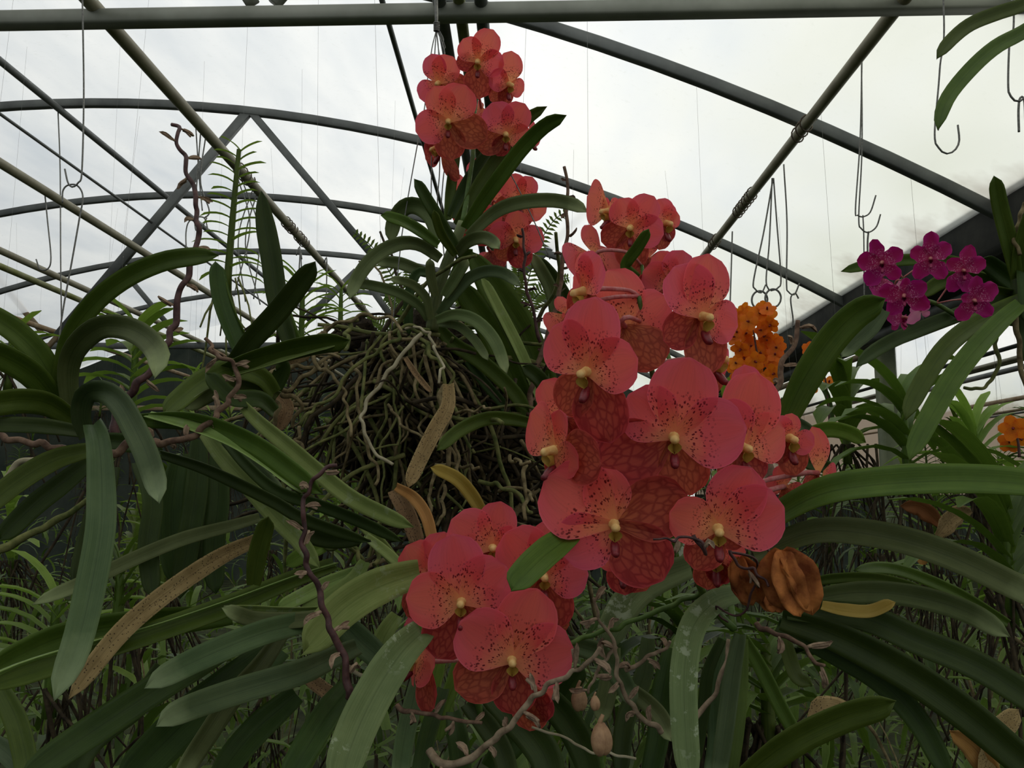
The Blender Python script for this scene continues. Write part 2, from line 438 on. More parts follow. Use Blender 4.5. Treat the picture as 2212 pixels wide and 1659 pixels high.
def flower(pl, cx, cy, D, yaw, pitch, tips, spike=None, size=1., mats=('rP', 'rD', 'rS'), lip='lip', lipd=None, stalk=True):
    """tips: string kind + tip pixel, e.g. [('D',x,y),...]; yaw>0 turns right, pitch>0 looks up"""
    C = P(cx, cy, D); yr, pr = math.radians(yaw), math.radians(pitch)
    tocam = (CAM-C).normalized()
    n = (Matrix.Rotation(yr, 3, 'Z') @ tocam); sd = n.cross(Vector((0, 0, 1))).normalized()
    n = (Matrix.Rotation(pr, 3, sd) @ n).normalized()
    # flower object: ovary and pedicel
    fl = MB()
    back = C-n*.012*size; tgt = None
    if spike:
        tgt = min(spike, key=lambda q: (q-back).length)
        if (tgt-back).length > .075: tgt = back+(tgt-back).normalized()*.075
    else: tgt = back-n*.015+Vector((0, .02, -.015))
    midp = back.lerp(tgt, .45)-n*.010
    tube(fl, [C-n*.001, back, midp, tgt], .0022*size, .0014*size, 10, 7)
    f = fl.build('flower', 'pedicel', pl, loc=C)
    f['_w'] = tuple(C)
    Lmax = .062*size
    for kd, tx, ty in tips:
        q = P(tx, ty, D); v = q-C
        d = (q-CAM).normalized()
        den = n.dot(d)
        if abs(den) > .2: lam = -(n.dot(v))/den
        else: lam = math.copysign(.02, -(n.dot(v))*den)*size
        lim = .035*size; lam = max(-lim, min(lim, lam))
        tip = q+d*lam
        if (tip-C).length < .012*size: tip = C+(tip-C).normalized()*.012*size
        if kd == 'S': petal(pl, f, C-n*.002*size, tip, n, .84, mats[2], 'lateral_sepal', -.001, .22)
        elif kd == 'D': petal(pl, f, C-n*.001*size, tip, n, .86, mats[1], 'dorsal_sepal', -.0005, .24)
        else: petal(pl, f, C+n*.0012*size, tip, n, 1.0, mats[0], 'petal', .001, .24)
    if n.dot(tocam) > -.2:
        sz = size; dn = (Vector((0, 0, -1))-n*n.dot(Vector((0, 0, -1)))).normalized()
        cb = MB(); a = C+n*.001
        tube(cb, [a, a+n*.006*sz, a+n*.011*sz+dn*.001*sz, a+n*.0125*sz+dn*.0015*sz], .003*sz, None, 9, 10,
             rad=lambda k: sz*(.0040-.0012*math.sin(k*3.0)) if k < .85 else sz*(.0028-.013*(k-.85)))
        cb.build('column', 'column' if lip == 'lip' else 'pedicel', f)
        lb = MB()
        # side lobes: a small cup under the column
        for sg in (-1, 1):
            sv = n.cross(dn)*sg
            vs = []; uvs = []; fs = []
            for i in range(5):
                for j in range(4):
                    k = i/4; x = j/3
                    vs.append(a+dn*(.003+.0075*k)*sz+sv*(.0046*math.sin(math.pi*(.2+.8*k))*x)*sz+n*(.008*x*(1-.3*k)+.002)*sz); uvs.append((x, k))
            for i in range(4):
                for j in range(3): q = i*4+j; fs.append((q, q+1, q+5, q+4))
            lb.add(vs, fs, uvs, 1)
        ld = (n*.8+dn*.55).normalized() if lipd is None else lipd
        b0 = a+dn*.0105*sz+n*.002*sz
        pts = [b0, b0+ld*.005*sz, b0+ld*.010*sz+dn*.0005, b0+ld*.014*sz-dn*.001*sz]
        tube(lb, pts, .003*sz, None, 9, 8, rad=lambda k: sz*(.0013+.0019*math.sin(math.pi*min(1, k*.95))**.8), mi=0)
        lb.build('lip', [lip, 'lip_side' if lip == 'lip' else lip], f)
    return f

def stalk(pl, path, D, r0, r1, m_='stalk_brown', name='flower_stalk', bracts=True, gap=.022, wig=.0012, bm='bract', bsz=1., label=None):
    pts = resample(pix(path, *D), max(6, int(len(path)*1.1))); mb = MB(); wig *= 1.3
    pts = [p+Vector((R.uniform(-wig, wig), R.uniform(-wig, wig), R.uniform(-wig, wig))) for p in pts]
    n = len(pts)*4
    Dm = sum(D)/2; r0, r1 = r0*Dm/F*.82, r1*Dm/F*.82
    c = resample(pts, n)
    tube(mb, c, r0, r1, n, 7, rad=lambda k: (r0+(r1-r0)*k)*(.86+.05*math.sin(k*n*.35)))
    if bracts:
        L = 0; sg = 1
        for i in range(1, n):
            L += (c[i]-c[i-1]).length
            if L > gap*R.uniform(.7, 1.2):
                L = 0; sg = -sg
                t = (c[i]-c[i-1]).normalized(); s = t.cross((c[i]-CAM).normalized()).normalized()*sg
                s = (s+Vector((R.uniform(-.5, .5), R.uniform(-.6, .6), R.uniform(-.4, .5)))).normalized()
                q = c[i]; ln = R.uniform(.005, .012)*bsz; rr = r0+(r1-r0)*i/n
                tube(mb, [q, q+s*ln*.5+t*.001, q+s*ln+t*R.uniform(-.003, .004)], rr*.7, None, 5, 6,
                     rad=lambda k, a=R.uniform(.0007, .0011)*bsz: a*(.7+.7*math.sin(k*2.6)), mi=1)
                ribbon(mb, [q+s*ln*.3, q+s*ln*.8+t*.002, q+s*ln*1.25+t*R.uniform(-.004, .005)], .0016*bsz, R.uniform(-60, 60), th=.0002, n=5, tipk=.4, fold=1.1, mi=1)
    o = mb.build(name, [m_, bm], pl)
    if label: o['label'] = label
    return o, pts

def root_path(p, d, L, step=.018, wob=.55, grav=.1):
    if step < .03: step *= 1.5; wob *= .8
    pts = [p]; d = d.normalized()
    for i in range(max(3, int(L/step))):
        d = (d+Vector((R.gauss(0, wob), R.gauss(0, wob*.6), R.gauss(0, wob)-grav))*.5).normalized()
        p = p+d*step; pts.append(p)
    return pts

# ------------------------------------------------------------------ greenhouse shell
SP = 2.0
_pts = [P(x, y, 6) for x, y in ((0, 231), (200, 224), (535, 240), (930, 300), (1120, 360), (1280, 425), (1830, 655))]
# least-squares parabola z = a + b x + c x^2
def fit(ps):
    A = [[0]*4 for _ in range(3)]
    for p in ps:
        b = (1, p.x, p.x*p.x)
        for i in range(3):
            for j in range(3): A[i][j] += b[i]*b[j]
            A[i][3] += b[i]*p.z
    for i in range(3):
        q = A[i][i]; A[i] = [v/q for v in A[i]]
        for j in range(3):
            if j != i: A[j] = [x-A[j][i]*y for x, y in zip(A[j], A[i])]
    return [A[i][3] for i in range(3)]
ca, cb_, cc = fit(_pts)
XR = _pts[-1].x; XC = -cb_/(2*cc); XL = 2*XC-XR
def arch_z(x): return ca+cb_*x+cc*x*x
ZE = arch_z(XR); WID = XR-XL+.5
TY = 2.8; TIEZ = P(1106, 45, TY).z

def film(name, dx, y0, y1, label):
    nx, ny = 56, 30; mb = MB(); vs = []; fs = []
    for j in range(ny+1):
        for i in range(nx+1):
            x = XL+(XR-XL)*i/nx; y = y0+(y1-y0)*j/ny
            sag = -.018*abs(math.sin(math.pi*(y % SP)/SP))**.6
            vs.append(Vector((x+dx, y, arch_z(x)+.05+sag)))
    for j in range(ny):
        for i in range(nx): a = j*(nx+1)+i; fs.append((a, a+1, a+nx+2, a+nx+1))
    mb.add(vs, fs); return struct(mb.build(name, 'film'), label, 'roof')
film('ceiling', 0, -4, 14, 'curved milky plastic film roof over the orchids')
film('ceiling', WID, -4, 14, 'pale plastic film roof of the next bay beyond the gutter')
film('ceiling', -WID, -4, 14, 'plastic film roof of an unseen bay added on the left')  # left bay is added for the lighting
g = MB(); g.add([Vector((-26, -6, 0)), Vector((24, -6, 0)), Vector((24, 30, 0)), Vector((-26, 30, 0))], [(0, 1, 2, 3)])
struct(g.build('floor', 'soil'), 'dark earth floor under the orchids', 'floor')

def arch(Y, dx=0, w=.05, h=.062, m_='steel_dark', x0=None, x1=None):
    mb = MB(); n = 40; x0 = XL if x0 is None else x0; x1 = XR if x1 is None else x1
    vs = []; fs = []
    for i in range(n+1):
        x = x0+(x1-x0)*i/n; z = arch_z(x); t = Vector((1, 0, cb_+2*cc*x)).normalized(); nn = Vector((-t.z, 0, t.x))
        p = Vector((x+dx, Y, z))
        for a, b in ((-1, .8), (-.8, 1), (.8, 1), (1, .8), (1, -.8), (.8, -1), (-.8, -1), (-1, -.8)):
            vs.append(p+Vector((0, a*w/2, 0))+nn*(b*h/2))
    for i in range(n):
        for j in range(8): a = i*8+j; b = i*8+(j+1) % 8; fs.append((a, b, b+8, a+8))
    mb.add(vs, fs); return mb.build('roof_arch', m_)
words_ = ['first', 'second', 'third', 'fourth', 'fifth']
for i, Y in enumerate((4, 6, 8, 10, 12)):
    struct(arch(Y), '%s curved grey steel roof arch from the camera' % words_[i], 'roof arch')
    struct(arch(Y, WID), '%s roof arch of the next bay beyond the gutter' % words_[i], 'roof arch')
def bar(name, a, b, w, h, m_, label, cat='beam', bevel=.12):
    mb = MB(); box(mb, a, b, w, h, bevel=bevel); return struct(mb.build(name, m_), label, cat)
bar('tie_beam', P(-900, 60, TY), P(3000, -6, TY), .060, .054, 'steel', 'thick grey box tie beam crossing the top of the view')
bar('tie_beam', Vector((XL+.6, 9.6, TIEZ)), Vector((XR-.1, 9.6, TIEZ)), .06, .07, 'steel_dark', 'far tie beam low over the distant foliage')
bar('tie_beam', Vector((XL, 13.8, ZE)), Vector((XR, 13.8, ZE)), .07, .08, 'rusty', 'rusty end wall rail behind the foliage')
for a, b, Y, w, m_, lb in (((535, 243), (126, 726), 6, .07, 'steel_dark', 'long diagonal brace down from the second arch'),
                     ((545, 245), (805, 552), 6, .055, 'steel_dark', 'thin diagonal brace right of the arch apex'),
                     ((1285, 446), (1090, 625), 8, .075, 'steel_dark', 'diagonal brace behind the coral blooms'),
                     ((272, 574), (120, 740), 10, .07, 'steel_dark', 'distant diagonal brace low on the left'),
                     ((256, 574), (372, 712), 10, .06, 'steel_dark', 'distant brace leaning the other way'),
                     ((770, 585), (660, 690), 10, .08, 'steel_dark', 'distant brace beside the fern tips'),
                     ((775, 585), (850, 690), 10, .08, 'steel_dark', 'distant brace down to the root mass'),
                     ((-10, 600), (90, 716), 11, .07, 'rusty', 'rusty brace at the left edge'),
                     ((255, 575), (60, 800), 9, .05, 'rusty', 'rusty brace crossing behind the left plant'),
                     ((545, 6), (470, -110), TY, .05, 'steel', 'short strut rising left from the tie beam'),
                     ((590, 6), (690, -110), TY, .05, 'steel', 'short strut rising right from the tie beam')):
    bar('roof_brace', P(*a, Y), P(*b, Y), .04, w, m_, lb, 'brace')
PH = TIEZ+.056
def PZ(px, py, z):
    d = FWD + RIGHT*((px-W/2)/F) + UP*((H/2-py)/F); return CAM+d*((z-CAM.z)/d.z)
def pipe(px, py, z, r, m_, label, y0=1.2, y1=13.6, dz=0):
    q = PZ(px, py, z); mb = MB()
    tube(mb, [Vector((q.x, y0, z)), Vector((q.x, y1, z+dz))], r, None, 6, 14)
    o = mb.build('roof_pipe', m_); struct(o, label, 'pipe'); return q.x
PX = {}
PX['A'] = pipe(262, 80, PH, .027, 'pipe', 'olive pipe running down from the tie beam top left')
PX['R'] = pipe(1915, 45, PH, .026, 'pipe', 'dark pipe running down from the tie beam top right')
PX['C'] = pipe(0, 352, PH, .026, 'pipe', 'pale olive pipe entering at the left edge')
PX['D'] = pipe(0, 541, PH, .026, 'pipe', 'pale pipe low on the left above the mossy one')
PX['E'] = pipe(0, 575, PH, .026, 'pipe_moss', 'mossy green pipe low on the left')
PX['G'] = pipe(20, 684, PH, .029, 'rusty', 'tan pipe lowest on the left')
q = P(122, 226, 6)
pipe(122, 231, q.z-.06, .026, 'steel_dark', 'dark pipe tied under the arches on the left')
pipe(965, 95, PH, .024, 'steel_dark', 'dark pipe left of three above the top blooms')
pipe(1004, 95, PH+.01, .022, 'pipe_moss', 'mossy pipe between two dark ones above the top blooms')
pipe(1047, 95, PH, .024, 'steel_dark', 'dark pipe right of three above the top blooms')
pipe(843, 62, PH+.05, .011, 'steel_dark', 'thin dark conduit left of the top blooms')
pipe(0, 246, PH+.25, .009, 'steel_dark', 'thin black cable running down the left side')
gx = XR+.25
bar('gutter', Vector((gx, -3, ZE-.03)), Vector((gx, 14, ZE-.03)), .58, .30, 'gutter', 'dark gutter between the two roof bays', 'gutter')
mb = MB(); tube(mb, [Vector((gx-.1, -2, ZE-.26)), Vector((gx-.1, 13.6, ZE-.26))], .035, None, 4, 12); struct(mb.build('gutter_pipe', 'steel_dark'), 'dark pipe hanging under the gutter', 'pipe')
for Y in (6, 10):
    bar('post', Vector((gx, Y, 0)), Vector((gx, Y, ZE-.15)), .12, .12, 'post', 'green painted square post under the gutter, %s one' % ('nearer' if Y == 6 else 'farther'), 'post')
for k, (dx, z) in enumerate(((1.0, 2.9), (2.2, 2.75), (3.4, 2.95), (4.6, 2.8), (6.2, 2.9), (7.8, 2.7), (9.5, 2.5))):
    mb = MB(); x = gx+dx; tube(mb, [Vector((x, 1.5, z)), Vector((x, 13.6, z))], .035, None, 4, 10)
    struct(mb.build('roof_pipe', ['rusty', 'pipe', 'steel_dark'][k % 3]), 'pipe %s in the next bay' % ['nearest the gutter', 'second from the gutter', 'third from the gutter', 'fourth from the gutter', 'fifth from the gutter', 'sixth from the gutter', 'farthest from the gutter'][k], 'pipe')
for k, (x, z) in enumerate(((.7, 2.45), (1.6, 2.6), (2.8, 2.35), (4.0, 2.5), (5.4, 2.3), (7.0, 2.4), (8.8, 2.2))):
    mb = MB(); tube(mb, [Vector((gx+x, 1.5, z)), Vector((gx+x, 13.6, z))], .016, None, 4, 8)
    struct(mb.build('thin_rail', ['steel_dark', 'pipe', 'rusty'][k % 3]), 'thin rail in the next bay, number %d counting out from the gutter' % (k+1), 'rail')
# far end: netting below, film gable above, with a gap of light between slats of the next bay
def endwall(dx, label, z1):
    mb = MB(); vs = []; fs = []; n = 30
    for i in range(n+1):
        x = XL+(XR-XL)*i/n
        for z in (0, min(z1, arch_z(x)+.03)): vs.append(Vector((x+dx, 14.02+.03*math.sin(x*9), z)))
    for i in range(n): fs.append((2*i, 2*i+2, 2*i+3, 2*i+1))
    mb.add(vs, fs); struct(mb.build('wall_far', 'net'), label, 'wall')
    mb = MB(); vs = []; fs = []
    for i in range(n+1):
        x = XL+(XR-XL)*i/n
        for z in (min(z1, arch_z(x)+.03), max(z1 if False else 0, arch_z(x)+.05)): vs.append(Vector((x+dx, 14.0, z)))
    for i in range(n): fs.append((2*i, 2*i+2, 2*i+3, 2*i+1))
    mb.add(vs, fs); struct(mb.build('wall_gable', 'film'), label.replace('netting', 'film gable'), 'wall')
endwall(0, 'dark shade netting closing the far end', P(300, 745, 14).z)
endwall(WID, 'low netting at the far end of the next bay', 1.4)
endwall(-WID, 'netting at the far end of the added bay on the left', 1.4)  # end wall of the left bay added for the lighting

# ------------------------------------------------------------------ wires and hooks
def wire(pts, r, label, name='wire_hook', m_='wire', grp=None, n=None, cat='wire hook'):
    mb = MB(); tube(mb, pts, r, None, n or (len(pts)-1)*14, 6)
    o = mb.build(name, m_); tag(o, label, cat, grp); return o
def px_wire(path, D, rp, label, **k):
    pts = pix(path, D)
    if path[1] < 0: pts = [Vector((pts[0].x, D, PH+.03))]+pts     # runs on up to the roof pipes
    return wire(pts, rp*D/F, label, **k)
px_wire([178, -20, 181, 200, 177, 368, 170, 393, 157, 404, 147, 395, 140, 365], 2.6, 2.0, 'long wire hook hanging on the left, its J end upturned')
px_wire([135, 438, 136, 412, 147, 400, 167, 401, 179, 425, 171, 475, 157, 555, 133, 690, 122, 800], 2.61, 2.0, 'wire hanger looped through the long hook on the left')
px_wire([125, 232, 130, 368, 131, 555, 133, 700], 5.98, 1.6, 'beaded chain hanging from the dark pipe on the left', name='chain', cat='chain')
px_wire([97, 421, 103, 480, 110, 555, 104, 580, 87, 582, 78, 560], 4.7, 1.6, 'small hook hanging from the pale olive pipe')
px_wire([423, 275, 430, 380, 437, 455], 3.86, 1.6, 'leftmost wire of the bundle behind the dead spike')
px_wire([433, 290, 421, 470, 430, 500, 447, 470], 3.86, 1.6, 'second wire of the bundle, with a hooked foot')
px_wire([445, 290, 433, 390, 452, 455, 440, 472], 3.86, 1.6, 'third wire of the bundle behind the dead spike')
px_wire([403, 555, 402, 500, 412, 475, 440, 470, 450, 500], 3.86, 1.6, 'bent hook at the foot of the wire bundle')
for i, (a, b, c) in enumerate(((514, 540, 505), (525, 560, 548), (548, 515, 530), (556, 530, 562), (640, 648, 642), (652, 650, 655), (700, 706, 704))):
    px_wire([a, 385+i*9 if i < 4 else 520+i*8, b, 490+i*12, c, 640+i*6], 2996/(1055-(385+i*9 if i < 4 else 520+i*8)), 1.5, ['leftmost thin wire under the olive pipe', 'second thin wire under the olive pipe', 'third thin wire under the olive pipe, leaning left', 'fourth thin wire under the olive pipe', 'thin wire above the distant ferns, left of a pair', 'thin wire above the distant ferns, right of a pair', 'thin far wire beside the drooping leaf tips'][i], name='hanging_wire', cat='wire')
px_wire([2037, -20, 2030, 150, 2019, 290, 2030, 322, 2045, 332, 2062, 325, 2072, 305, 2069, 270], 1.6, 2.2, 'empty long wire hook at top right between leaf tips')
px_wire([2188, -20, 2180, 100, 2178, 190, 2185, 210, 2200, 220, 2220, 205], 1.7, 2.4, 'wire hook at the right edge carrying another')
px_wire([2201, 285, 2200, 240, 2203, 213, 2212, 214, 2215, 260, 2218, 420], 1.72, 2.6, 'short bent wire hanging on the right edge hook')
px_wire([1862, 130, 1858, 300, 1848, 450, 1853, 465, 1865, 468, 1880, 458, 1892, 422], 3.26, 1.7, 'long wire hook under the dark pipe, upper of a pair')
px_wire([1861, 132, 1862, 320, 1855, 470, 1862, 495, 1876, 502, 1893, 490, 1902, 463], 3.28, 1.7, 'long wire hook under the dark pipe, lower of a pair')
px_wire([1864, 465, 1866, 520, 1867, 680], 3.3, 1.6, 'straight wire hanging behind the magenta blooms', name='hanging_wire', cat='wire')
px_wire([1876, 500, 1874, 530, 1876, 600], 3.3, 2.0, 'twisted wire end at the lower hook', name='hanging_wire', cat='wire')
for p_, l_ in (([1670, 385, 1650, 500, 1628, 605, 1632, 625, 1645, 632, 1654, 615], 'wire hook with a ring, left of the group above the orange blooms'),
               ([1668, 385, 1662, 520, 1655, 605, 1662, 628], 'second wire of the group above the orange blooms'),
               ([1671, 385, 1678, 480, 1687, 600, 1680, 622, 1665, 628], 'wire hook, third of the group above the orange blooms'),
               ([1693, 355, 1700, 480, 1699, 610, 1703, 630, 1716, 636, 1727, 612], 'wire hook right of the group above the orange blooms'),
               ([1725, 645, 1718, 634, 1708, 645, 1713, 690, 1710, 710], 'small hook hanging from the right wire hook'),
               ([1582, 500, 1579, 600, 1576, 690], 'thin wire hanging left of the orange blooms')):
    px_wire(p_, 5.4 if p_[0] == 1582 else 4.42, 1.8, l_)
def ring(cx, cy, r, D, label):
    px_wire([v for k in range(13) for v in (cx+r*math.cos(k*math.pi/6+.4), cy+r*math.sin(k*math.pi/6+.4)*1.15)], D, 2.2, label, name='wire_ring', cat='ring')
ring(1641, 648, 17, 4.44, 'left wire ring above the orange blooms'); ring(1670, 644, 17, 4.42, 'right wire ring above the orange blooms')
for i, (x, y) in enumerate(((440, 262), (543, 375), (558, 400), (395, 195+0))):
    pass
for nm, x, ys in (('A', PX['A'], (4.3, 5.2, 5.5, 7.6)), ('R', PX['R'], (3.75, 4.7, 4.9, 5.6))):
    for j, Y in enumerate(ys):
        mb = MB(); pts = []
        for k in range(40):
            a = k*.5; pts.append(Vector((x+math.cos(a)*.034, Y+k*.005, PH+math.sin(a)*.034)))
        tube(mb, pts, .004, None, 0, 5)
        o = mb.build('wire_coil', 'rust_wire'); tag(o, '%s wire binding coiled round the %s pipe' % (['nearest', 'second', 'third', 'farthest'][j], 'olive left' if nm == 'A' else 'dark right'), 'wire')

# ------------------------------------------------------------------ plant 1: the big coral orchid in front
pl = thing('orchid_plant', 'large orchid with a tall spike of spotted coral blooms, nearest in front', 'orchid', P(1590, 1372, .66))
spA = pix([1585, 1358, 1560, 1335, 1530, 1300, 1508, 1255, 1494, 1190, 1480, 1090, 1455, 1000, 1425, 880, 1400, 760, 1380, 640], .64, .60)
mb = MB(); tube(mb, spA, .0030, .0018, 50, 9); mb.build('flower_spike', 'stalk_green', pl)
spA = resample(spA, 40)
FA = [
 (1270, 802, .545, -28, -6, [('S', 1212, 893), ('S', 1322, 957), ('D', 1286, 641), ('P', 1193, 706), ('P', 1379, 776)]),
 (1455, 943, .55, 4, -8, [('S', 1290, 1003), ('S', 1495, 1072), ('D', 1491, 772), ('P', 1358, 852), ('P', 1613, 925)]),
 (1515, 684, .575, 34, 0, [('S', 1432, 735), ('S', 1531, 812), ('D', 1529, 548), ('P', 1460, 575), ('P', 1594, 705)]),
 (1352, 708, .60, 165, 0, [('S', 1430, 792), ('S', 1290, 770), ('D', 1312, 583), ('P', 1440, 640), ('P', 1215, 680)]),
 (1203, 972, .56, -52, -4, [('S', 1297, 1002), ('S', 1182, 1035), ('D', 1205, 885), ('P', 1141, 890), ('P', 1253, 1010)]),
 (1225, 905, .60, 160, 10, [('S', 1272, 968), ('D', 1176, 822), ('P', 1170, 930), ('P', 1300, 880), ('S', 1215, 1000)]),
 (1325, 1131, .555, 8, -12, [('S', 1487, 1072), ('S', 1434, 1257), ('D', 1299, 1012), ('P', 1178, 1033), ('P', 1211, 1197)]),
 (1550, 1140, .55, 6, -14, [('S', 1500, 1232), ('S', 1608, 1180), ('D', 1624, 1010), ('P', 1446, 1108), ('P', 1694, 1095)]),
 (1602, 966, .60, 28, -4, [('S', 1645, 1040), ('S', 1565, 1035), ('D', 1633, 804), ('P', 1699, 928), ('P', 1552, 868)]),
 (1541, 774, .61, 55, 0, [('S', 1557, 850), ('P', 1575, 785), ('D', 1548, 700), ('S', 1520, 840)]),
 (1266, 628, .59, -60, 0, [('S', 1232, 690), ('D', 1262, 542), ('P', 1298, 556), ('S', 1290, 700), ('P', 1240, 600)]),
 (1704, 946, .64, 24, -6, [('S', 1722, 1028), ('S', 1672, 1000), ('D', 1712, 893), ('P', 1756, 962), ('P', 1668, 905)]),
 (1772, 1022, .66, 120, 0, [('D', 1762, 922), ('P', 1806, 1038), ('S', 1742, 1072), ('S', 1768, 1085)]),
 (1694, 1052, .66, 170, 0, [('D', 1686, 1004), ('P', 1737, 1072), ('S', 1712, 1100), ('P', 1650, 1045)]),
 (1612, 880, .625, 150, 0, [('D', 1612, 790), ('P', 1655, 850), ('P', 1562, 850)]),
 (1345, 1200, .60, 0, -20, [('S', 1350, 1286), ('S', 1396, 1280), ('P', 1290, 1210), ('P', 1400, 1180)]),
 (1545, 1195, .60, 10, -30, [('S', 1528, 1275), ('S', 1570, 1262), ('P', 1500, 1200), ('P', 1610, 1190)]),
 (1225, 680, .62, -150, 0, [('D', 1205, 640), ('P', 1185, 720), ('P', 1260, 700), ('S', 1235, 740)]),
 (1400, 1000, .63, 160, 0, [('P', 1420, 1050), ('P', 1380, 1040), ('D', 1400, 940), ('S', 1340, 1010)]),
]
for fc in FA: flower(pl, *fc, spike=spA)
spB = pix([1585, 1360, 1570, 1250, 1520, 1000, 1440, 760, 1398, 640, 1385, 560, 1380, 470], .72, .86)
mb = MB(); tube(mb, spB, .0030, .0018, 40, 8); mb.build('flower_spike', 'stalk_green', pl); spB = resample(spB, 40)
FB = [
 (1362, 492, .82, -6, 0, [('S', 1298, 522), ('S', 1366, 583), ('D', 1413, 424), ('P', 1338, 429), ('P', 1434, 506)]),
 (1437, 482, .85, 35, 0, [('S', 1452, 522), ('S', 1425, 540), ('D', 1454, 440), ('P', 1467, 466), ('P', 1420, 430)]),
 (1318, 456, .84, -60, 10, [('D', 1304, 432), ('P', 1264, 422), ('P', 1345, 450), ('S', 1300, 480), ('S', 1330, 490)]),
 (1284, 552, .82, -130, 0, [('D', 1271, 488), ('P', 1228, 580), ('P', 1340, 575), ('S', 1303, 600), ('S', 1260, 600)]),
 (1450, 610, .80, 15, -10, [('D', 1424, 545), ('P', 1474, 540), ('P', 1388, 585), ('S', 1376, 620), ('S', 1465, 640)]),
 (1398, 560, .86, 170, 0, [('D', 1395, 510), ('P', 1350, 560), ('P', 1450, 560), ('S', 1420, 600), ('S', 1375, 605)]),
]
for fc in FB: flower(pl, *fc, spike=spB, size=.98)
leaf(pl, [1376, 600, 1350, 575, 1376, 535, 1401, 496], 26, 'green', (.80, .76), 15, fold=.4)
LA = [
 ([1640, 1150, 1720, 1095, 1810, 1060, 1970, 1043, 2140, 1042, 2290, 1056], 62, 'green', (.66, .56), -28, {}),
 ([1645, 1155, 1730, 1088, 1820, 1047, 1930, 1022, 2050, 1015], 20, 'green', (.68, .60), -60, {}),
 ([1630, 1200, 1760, 1150, 1900, 1158, 2040, 1198, 2212, 1278, 2320, 1330], 58, 'grey', (.66, .58), -12, {}),
 ([2175, 1345, 2075, 1285, 1970, 1240, 1905, 1226, 1845, 1232], 26, 'green', (.80, .70), 0, {}),
 ([1720, 1300, 1850, 1280, 1970, 1287, 2090, 1322, 2178, 1374], 48, 'grey', (.68, .62), 0, {}),
 ([1700, 1270, 1800, 1250, 1900, 1250, 2000, 1275], 22, 'green', (.72, .66), 0, {}),
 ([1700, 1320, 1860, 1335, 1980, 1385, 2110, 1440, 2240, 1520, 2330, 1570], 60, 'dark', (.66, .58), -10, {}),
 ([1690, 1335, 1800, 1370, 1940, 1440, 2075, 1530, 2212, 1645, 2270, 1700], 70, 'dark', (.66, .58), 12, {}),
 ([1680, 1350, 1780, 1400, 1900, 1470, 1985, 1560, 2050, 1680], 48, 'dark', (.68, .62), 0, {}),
 ([1775, 1312, 1820, 1322, 1880, 1325, 1932, 1303], 26, 'yellow', (.64, .62), -40, {'label': 'yellowed leaf'}),
 ([1695, 905, 1738, 815, 1790, 735, 1850, 675, 1908, 648], 64, 'green', (.70, .66), 18, {}),
 ([1910, 672, 1880, 712, 1845, 742, 1818, 770], 32, 'blue', (.80, .78), 0, {}),
 ([1590, 1285, 1545, 1300, 1500, 1350, 1480, 1440, 1480, 1560, 1492, 1700], 56, 'stain', (.64, .54), 8, {}),
 ([1600, 1372, 1585, 1450, 1570, 1560, 1550, 1700], 36, 'blue', (.64, .6), 10, {}),
 ([1604, 1380, 1600, 1470, 1592, 1570, 1575, 1700], 24, 'green', (.65, .6), -30, {}),
 ([1610, 1380, 1650, 1450, 1690, 1530, 1735, 1610], 30, 'green', (.68, .64), 20, {}),
 ([1690, 1370, 1706, 1430, 1722, 1465, 1752, 1480], 30, 'green', (.70, .66), -20, {}),
 ([1590, 1690, 1700, 1604, 1820, 1546, 1930, 1516], 56, 'green', (.60, .56), 24, {}),
 ([1490, 1225, 1400, 1262, 1345, 1320, 1308, 1395], 66, 'stain', (.68, .66), 8, {}),
 ([1232, 1160, 1190, 1192, 1150, 1228, 1107, 1273], 62, 'green', (.56, .52), 22, {}),
 ([1560, 1380, 1530, 1450, 1520, 1530, 1500, 1660], 26, 'dark', (.7, .7), 0, {}),
 ([1570, 1380, 1545, 1480, 1545, 1600, 1530, 1690], 30, 'blue', (.72, .7), 10, {}),
]
for p_, w, mm, D, ro, kw in LA: leaf(pl, p_, w, mm, D, ro, **kw)
stalk(pl, [1500, 1160, 1525, 1195, 1512, 1170, 1480, 1160, 1450, 1168, 1415, 1160], (.53, .52), 6, 3, 'stalk_dark', label='withered black spike tip')
stalk(pl, [1630, 1345, 1680, 1372, 1720, 1388, 1756, 1422, 1783, 1440], (.64, .6), 9, 5, 'stalk_brown', bsz=1.4, label='brown dead flower stalk')
stalk(pl, [1570, 1345, 1545, 1310, 1600, 1330, 1640, 1220, 1580, 1190], (.62, .57), 3, 4, 'stalk_dark', bracts=False)
stalk(pl, [1618, 1165, 1650, 1180, 1680, 1205], (.60, .58), 4, 5, 'stalk_dark', bracts=False)
stalk(pl, [1575, 1180, 1595, 1215, 1630, 1235, 1660, 1262], (.57, .56), 5, 4, 'stalk_dark')
stalk(pl, [1498, 1552, 1540, 1505, 1562, 1440, 1575, 1380], (.62, .66), 8, 6, 'stalk_tan', 'aerial_root', False)
stalk(pl, [1205, 1392, 1255, 1378, 1360, 1345, 1430, 1315, 1500, 1285, 1520, 1270], (.66, .64), 8, 8, 'stalk_green', 'green_shoot', False)

